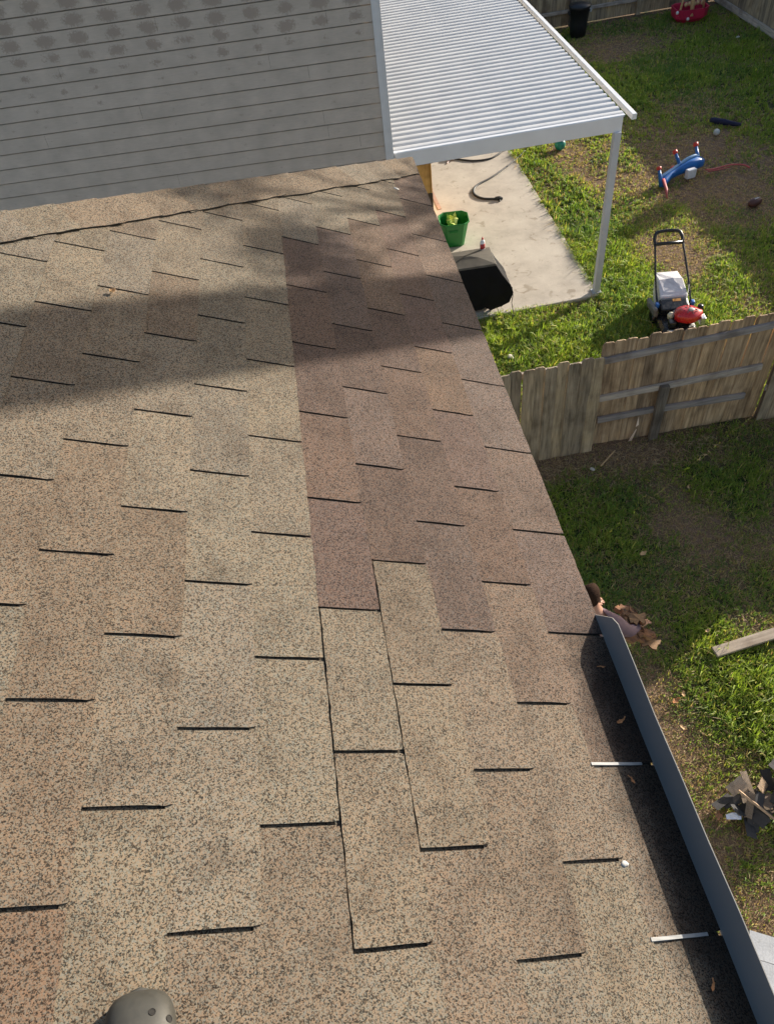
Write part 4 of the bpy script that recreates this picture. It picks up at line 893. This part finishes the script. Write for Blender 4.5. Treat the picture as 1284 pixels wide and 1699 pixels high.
for i_, (x_, y_, l, a, lab, mt) in enumerate([(2.64, 2.95, .085, .5, 'orange leaf on the grass beside the metal strip, largest of the three in the sun', MLEAF), (2.74, 3.0, .055, 1.2, 'small tan leaf just right of the large orange one', MLEAFT), (2.60, 2.67, .07, 2.2, 'orange tan leaf in the straw below the large orange one', MLEAFT), (3.27, 3.64, .06, .3, 'pale orange leaf in the shade above the plank', MLEAFT), (2.33, 1.72, .07, 1.0, 'pale tan leaf on the straw left of the debris pile', MLEAFT), (3.0, 4.75, .09, .4, 'pale leaf on the shaded grass right of the roof edge', MLEAFT), (3.9, 5.6, .05, 1.4, 'small brown leaf in the shade by the fence post', MLEAFT)]):
    o = leafm(i_+20, l, l*.55, .5).build('dry_leaf', mt, loc=(x_, y_, .055), rot=(.15, .1, a)); solid(o, .001); tag(o, lab, 'leaf')
# straw twigs in the dirt under the fence
MTW = plain('straw_twig', (.42, .30, .16), .8, var=.3); b = MB(); r = random.Random(6)
for _ in range(420):
    x_ = r.uniform(1.9, 4.6); y_ = 6.45-abs(r.gauss(0, .22)); a = r.uniform(0, 6.28); l = r.uniform(.03, .11); b.tube([(x_, y_, r.uniform(.0, .02)), (x_+l*math.cos(a), y_+l*math.sin(a), r.uniform(.005, .03))], .0022, 3)
o = b.build('straw_litter', MTW); o['kind'] = 'stuff'; tag(o, 'dry straw and twigs littering the dirt at the foot of the board fence', 'straw')
for x0_, y0_, x1_, y1_ in ((3.02, 6.24, 3.28, 6.45),):
    b = MB(); b.tube([(x0_, y0_, .02), (x1_, y1_, .04)], [.012, .008], 6); o = b.build('twig', MLEAFT); tag(o, 'pale stick in the dirt under the fence', 'stick')

# ------------------------------------------------------------------ person under the eave carrying torn brown sheathing
MSKIN = plain('skin', (.42, .23, .16), .5, var=.08, scale=25); MHAIR = plain('dark_hair', (.030, .016, .010), .95, var=.6, scale=120, bmp=.9, bd=.008, spec=.1)
MSHIRT = plain('mauve_grey_shirt', (.16, .105, .125), .85, var=.12, scale=20, bmp=.2); MPANT = plain('dark_trousers', (.06, .065, .09), .85)
pp = thing('person', 'dark-haired person in a mauve grey shirt carrying torn brown board below the eave', 'person', (1.78, 3.28, 0), math.atan2(.78, .62)-math.pi/2)
# local frame: +y is the facing direction, +x the person's right
def skin(name, pts, edges, radii, mat, parent, root=0, lv=2):
    me = bpy.data.meshes.new(name); me.from_pydata(pts, edges, []); me.update(); o = bpy.data.objects.new(name, me); C.objects.link(o); o.parent = parent
    sk_ = o.modifiers.new('skin', 'SKIN'); sk_.use_smooth_shade = True
    if not me.skin_vertices: 
        bm = bmesh.new(); bm.from_mesh(me); bm.verts.layers.skin.verify(); bm.to_mesh(me); bm.free()
    for i_, rr in enumerate(radii):
        sv = me.skin_vertices[0].data[i_]; sv.radius = rr if isinstance(rr, tuple) else (rr, rr); sv.use_root = (i_ == root)
    smooth_mod(o, lv); me.materials.append(mat); return o
P = []; Ed = []; Rd = []; HX, HY = -.075, -.015
def nd(p, r_, par=None):
    P.append(p); Rd.append(r_); i_ = len(P)-1
    if par is not None: Ed.append((par, i_))
    return i_
pel = nd((0, 0, .95), (.15, .11)); wst = nd((0, .0, 1.12), (.13, .10), pel); chs = nd((0, -.01, 1.32), (.16, .11), wst); nk0 = nd((0, -.01, 1.46), (.07, .065), chs); nk1 = nd((-.04, .01, 1.54), (.052, .052), nk0); hd0 = nd((HX, HY+.015, 1.62), (.075, .09), nk1); hd1 = nd((HX, HY+.015, 1.70), (.075, .092), hd0); hd2 = nd((HX, HY+.01, 1.755), (.04, .05), hd1)
hands = []
for s_, el_p, wr_p in ((-1, (-.26, .10, 1.16), (-.12, .34, 1.05)), (1, (.30, .10, 1.16), (.36, .30, 1.06))):
    sh = nd((s_*.17, -.01, 1.41), (.055, .055), chs); el_ = nd(el_p, (.040, .040), sh); wr_ = nd(wr_p, (.026, .030), el_)
    d_ = (Vector(wr_p)-Vector(el_p)).normalized(); side = d_.cross(Vector((0, 0, 1))).normalized(); pp_ = Vector(wr_p)+d_*.07; pa = nd(tuple(pp_), (.038, .022), wr_)
    for f_ in range(4):
        o_ = side*((f_-1.5)*.021); L_ = (.036, .042, .040, .032)[f_]
        a = nd(tuple(pp_+d_*.045+o_), (.009, .009), pa); b_ = nd(tuple(pp_+d_*(.045+L_)+o_+Vector((0, 0, -.012))), (.0085, .0085), a); nd(tuple(pp_+d_*(.048+L_)+o_+Vector((0, 0, -.04))), (.0075, .0075), b_)
    a = nd(tuple(pp_-side*s_*.038+d_*.0), (.011, .011), pa); nd(tuple(pp_-side*s_*.052+d_*.035+Vector((0, 0, -.01))), (.009, .009), a)
    hp = nd((s_*.09, 0, .88), (.085, .09), pel); kn_ = nd((s_*.11, .02, .48), (.055, .06), hp); an = nd((s_*.12, -.02, .09), (.038, .042), kn_); to = nd((s_*.14, .14, .035), (.042, .03), an)
skin('body', P, Ed, Rd, MSKIN, pp)
sp2 = [(0, 0, .90), (0, 0, 1.12), (0, -.012, 1.33), (0, -.012, 1.455), (-.175, -.012, 1.415), (-.255, .10, 1.18), (.175, -.012, 1.415), (.295, .10, 1.18), (-.135, .32, 1.055), (.355, .285, 1.065)]
skin('shirt', sp2, [(0, 1), (1, 2), (2, 3), (2, 4), (4, 5), (2, 6), (6, 7), (5, 8), (7, 9)], [(.17, .13), (.15, .12), (.18, .13), (.085, .075), (.085, .085), (.062, .062), (.085, .085), (.062, .062), (.046, .046), (.046, .046)], MSHIRT, pp)
sp3 = [(0, 0, .95), (-.09, 0, .86), (-.11, .02, .48), (-.12, -.02, .12), (.09, 0, .86), (.11, .02, .48), (.12, -.02, .12)]
skin('trousers', sp3, [(0, 1), (1, 2), (2, 3), (0, 4), (4, 5), (5, 6)], [(.165, .125), (.10, .105), (.072, .075), (.06, .062), (.10, .105), (.072, .075), (.06, .062)], MPANT, pp)
b = MB(); n = 16; rr_ = random.Random(1); rings = []
for k in range(9):
    t = k/8; z = 1.595+.19*t; rad_ = .092*math.cos((t-.35)*1.9)**.6 if t < 1 else .02
    rings.append([(HX+rad_*math.cos(a)*.92*rr_.uniform(.90, 1.08), HY+.004+(rad_*1.1 if math.sin(a) < 0 else rad_*(.75 if t < .45 else 1.1))*math.sin(a)*rr_.uniform(.90, 1.08), z) for a in [j_*2*math.pi/n for j_ in range(n)]])
b.loft(rings); o = b.build('hair', MHAIR, pp, smooth=True)
b = MB(); b.lathe((HX, HY+.11, 1.64), [(0, -.02), (.012, -.012), (.014, 0), (.006, .03), (0, .035)], 8); b.build('nose', MSKIN, pp, smooth=True)
for s_ in (-1, 1):
    b = MB(); b.lathe((HX+s_*.088, HY+.01, 1.645), [(0, -.03), (.014, -.022), (.018, 0), (.016, .02), (0, .03)], 10, sx=.6); b.build('ear', MSKIN, pp, smooth=True)
    b = MB(); b.lathe((HX+s_*.032, HY+.092, 1.665), [(0, -.009), (.009, 0), (0, .009)], 8); b.build('eye', MHOLE, pp, smooth=True)
b = MB(); b.box((HX, HY+.098, 1.595), (.045, .01, .010)); b.build('mouth', plain('lips', (.3, .12, .1), .5), pp, bevel=.003)
# the torn board in the hands
MSHT = plain('rotten_brown_sheathing', (.13, .058, .026), .85, var=.75, scale=14, bmp=.9, bd=.02); MSHT2 = plain('splintered_edge', (.22, .125, .06), .8, var=.3, scale=40)
me = scrap(.17, .30, .035, 33, MSHT, MSHT2, .10, .02); me.name = 'torn_board'
for ci_, (cx_, cy_, cz_, cl, cw, cm, lb) in enumerate([(2.12, 3.40, 1.17, .12, .13, 0, 'rough rust brown chunk on the far end of the torn board'), (2.20, 3.30, 1.18, .10, .14, 1, 'lighter tan splintered chunk lying across the middle of the torn board'), (2.24, 3.16, 1.13, .09, .12, 0, 'dark brown crumbling chunk on the near end of the torn board')]):
    tag(link_mesh('wood_chunk', scrap(cl, cw, .04, 60+ci_, (MSHT, MSHT2)[cm], (MSHT2, MSHT)[cm], .045, .012), None, (cx_, cy_, cz_), (rad(10*ci_-8), rad(14-9*ci_), ci_*1.3)), lb, 'wood chunk')
bo = link_mesh('torn_board', me, None, (2.15, 3.24, 1.14), (rad(12), rad(16), rad(10))); tag(bo, 'torn rotten brown board held in the hands of the person below the eave', 'board')
me = scrap(.10, .20, .018, 35, MSHT2, MSHT, .03); me.name = 'board_fragment'
bo = link_mesh('board_fragment', me, None, (2.23, 3.10, 1.09), (rad(5), rad(10), rad(50))); tag(bo, 'small tan board fragment beside the torn brown board', 'board')
